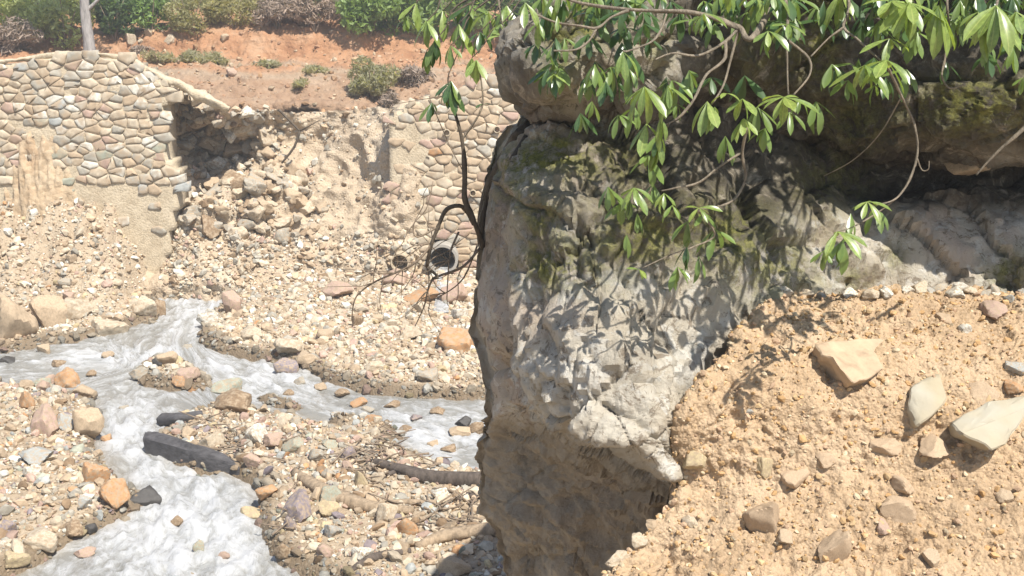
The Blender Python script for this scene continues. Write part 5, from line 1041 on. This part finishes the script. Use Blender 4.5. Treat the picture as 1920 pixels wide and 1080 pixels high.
# bare branches hanging from the same edge
s4b = P(890, 420, 4.5); s4 = empty('bare_branch', tuple(s4b), label='leafless crooked branches hanging before the culvert', cat='branch')
for px, r0, r1 in (([(890, 420, 4.5), (868, 388, 4.45), (838, 392, 4.42), (822, 425, 4.4), (808, 462, 4.4), (800, 500, 4.42)], .011, .007), ([(812, 455, 4.4), (780, 492, 4.4), (740, 512, 4.42), (700, 530, 4.45), (668, 556, 4.48), (660, 590, 4.5)], .006, .0025),
                   ([(800, 500, 4.42), (822, 520, 4.4), (812, 522, 4.4), (802, 545, 4.4), (795, 575, 4.4), (778, 612, 4.4)], .007, .002), ([(822, 425, 4.4), (782, 445, 4.4), (776, 420, 4.4), (800, 390, 4.42), (812, 340, 4.45)], .004, .002), ([(900, 465, 4.5), (868, 500, 4.45), (830, 515, 4.42), (812, 522, 4.4)], .006, .005),
                   ([(860, 435, 4.48), (845, 470, 4.44), (842, 488, 4.42), (815, 505, 4.4)], .005, .004), ([(895, 460, 4.5), (870, 520, 4.46), (835, 550, 4.44), (800, 565, 4.4)], .004, .002), ([(740, 512, 4.42), (710, 508, 4.44), (640, 505, 4.5)], .003, .0015), ([(720, 522, 4.43), (712, 560, 4.44), (716, 590, 4.45)], .0025, .001),
                   ([(755, 505, 4.42), (752, 560, 4.42)], .0025, .001), ([(802, 545, 4.4), (790, 560, 4.4), (800, 590, 4.4)], .003, .001), ([(842, 488, 4.42), (838, 560, 4.42), (842, 575, 4.42)], .003, .001)):
    o = tube('twig', [P(*q) for q in px], np.linspace(r0, r1, len(px)), MATS['bark_dark' if r0 > .006 else 'twig'], None, 6, .2, int(px[0][0]), 4); adopt(o, s4)
starts = [(812, 455), (800, 500), (780, 492), (740, 512), (802, 545), (842, 488), (776, 420), (868, 500), (700, 530), (835, 550)]
for k in range(26):
    u, v = starts[k % 10]; pts = [(u, v, 4.42)]; a = rng.uniform(1.6, 3.6) if k % 3 else rng.uniform(-2.2, -1.0)
    for j in range(4): a += rng.uniform(-.5, .5); u += math.cos(a) * 22; v += math.sin(a) * 20; pts.append((u, v, 4.42 + rng.uniform(-.02, .02)))
    o = tube('twig', [P(*q) for q in pts], np.linspace(.0028, .001, 5), MATS['twig'], None, 5, .2, k, 3); adopt(o, s4)
# dark root creeping over the boulder's shoulder
def on_rock(G, u, v, lift):
    uu, vv = proj(G); d = (uu - u) ** 2 + (vv - v) ** 2 + np.where(G[..., 1] > 5.3, 1e6, 0); k = np.unravel_index(np.argmin(d), d.shape); p = G[k]; return p + (CAM - p) / np.linalg.norm(CAM - p) * lift
r1 = empty('root', tuple(on_rock(BG, 1000, 225, .0)), label='dark woody root creeping down the boulder shoulder', cat='root')
for px, a, b in (([(1075, 214), (1030, 218), (1000, 228), (975, 250), (950, 285), (930, 320), (915, 355), (905, 395), (900, 440), (905, 465)], .030, .013), ([(1000, 228), (980, 265), (955, 300)], .012, .008)):
    o = tube('root_strand', [on_rock(BG, u, v, -.004) for u, v in px], np.linspace(a, b, len(px)), MATS['bark_dark'], None, 9, .35, 5, 5); adopt(o, r1)
o = link('rounded_rock', stone_mesh('r', 2, 'tan'), None, tuple(P(1812, 306, 4.62)), label='rounded brown rock lodged in the dark recess below the ledge', cat='rock'); o.name = 'rock'; o.scale = (.085, .09, .055)


hz = NT('glare_veil_air'); hz.t.nodes.remove(hz.b); pv = hz.n('VolumePrincipled'); pv.inputs['Color'].default_value = (.95, .95, .94, 1); pv.inputs['Density'].default_value = .0035; pv.inputs['Anisotropy'].default_value = .2  # added volume imitating lens glare that washes out the background
hz.t.links.new(pv.outputs[0], hz.t.nodes['Material Output'].inputs['Volume'])
x0, x1, y0, y1, z0, z1 = -310, 310, -210, 410, -4.2, 14.0
V = [(x, y, z) for z in (z0, z1) for y in (y0, y1) for x in (x0, x1)]
link('glare_veil', mesh('glare_veil', V, [(0, 2, 3, 1), (4, 5, 7, 6), (0, 1, 5, 4), (2, 6, 7, 3), (0, 4, 6, 2), (1, 3, 7, 5)], False, hz.m), kind='stuff', label='added thin pale volume standing in for lens glare over the valley')
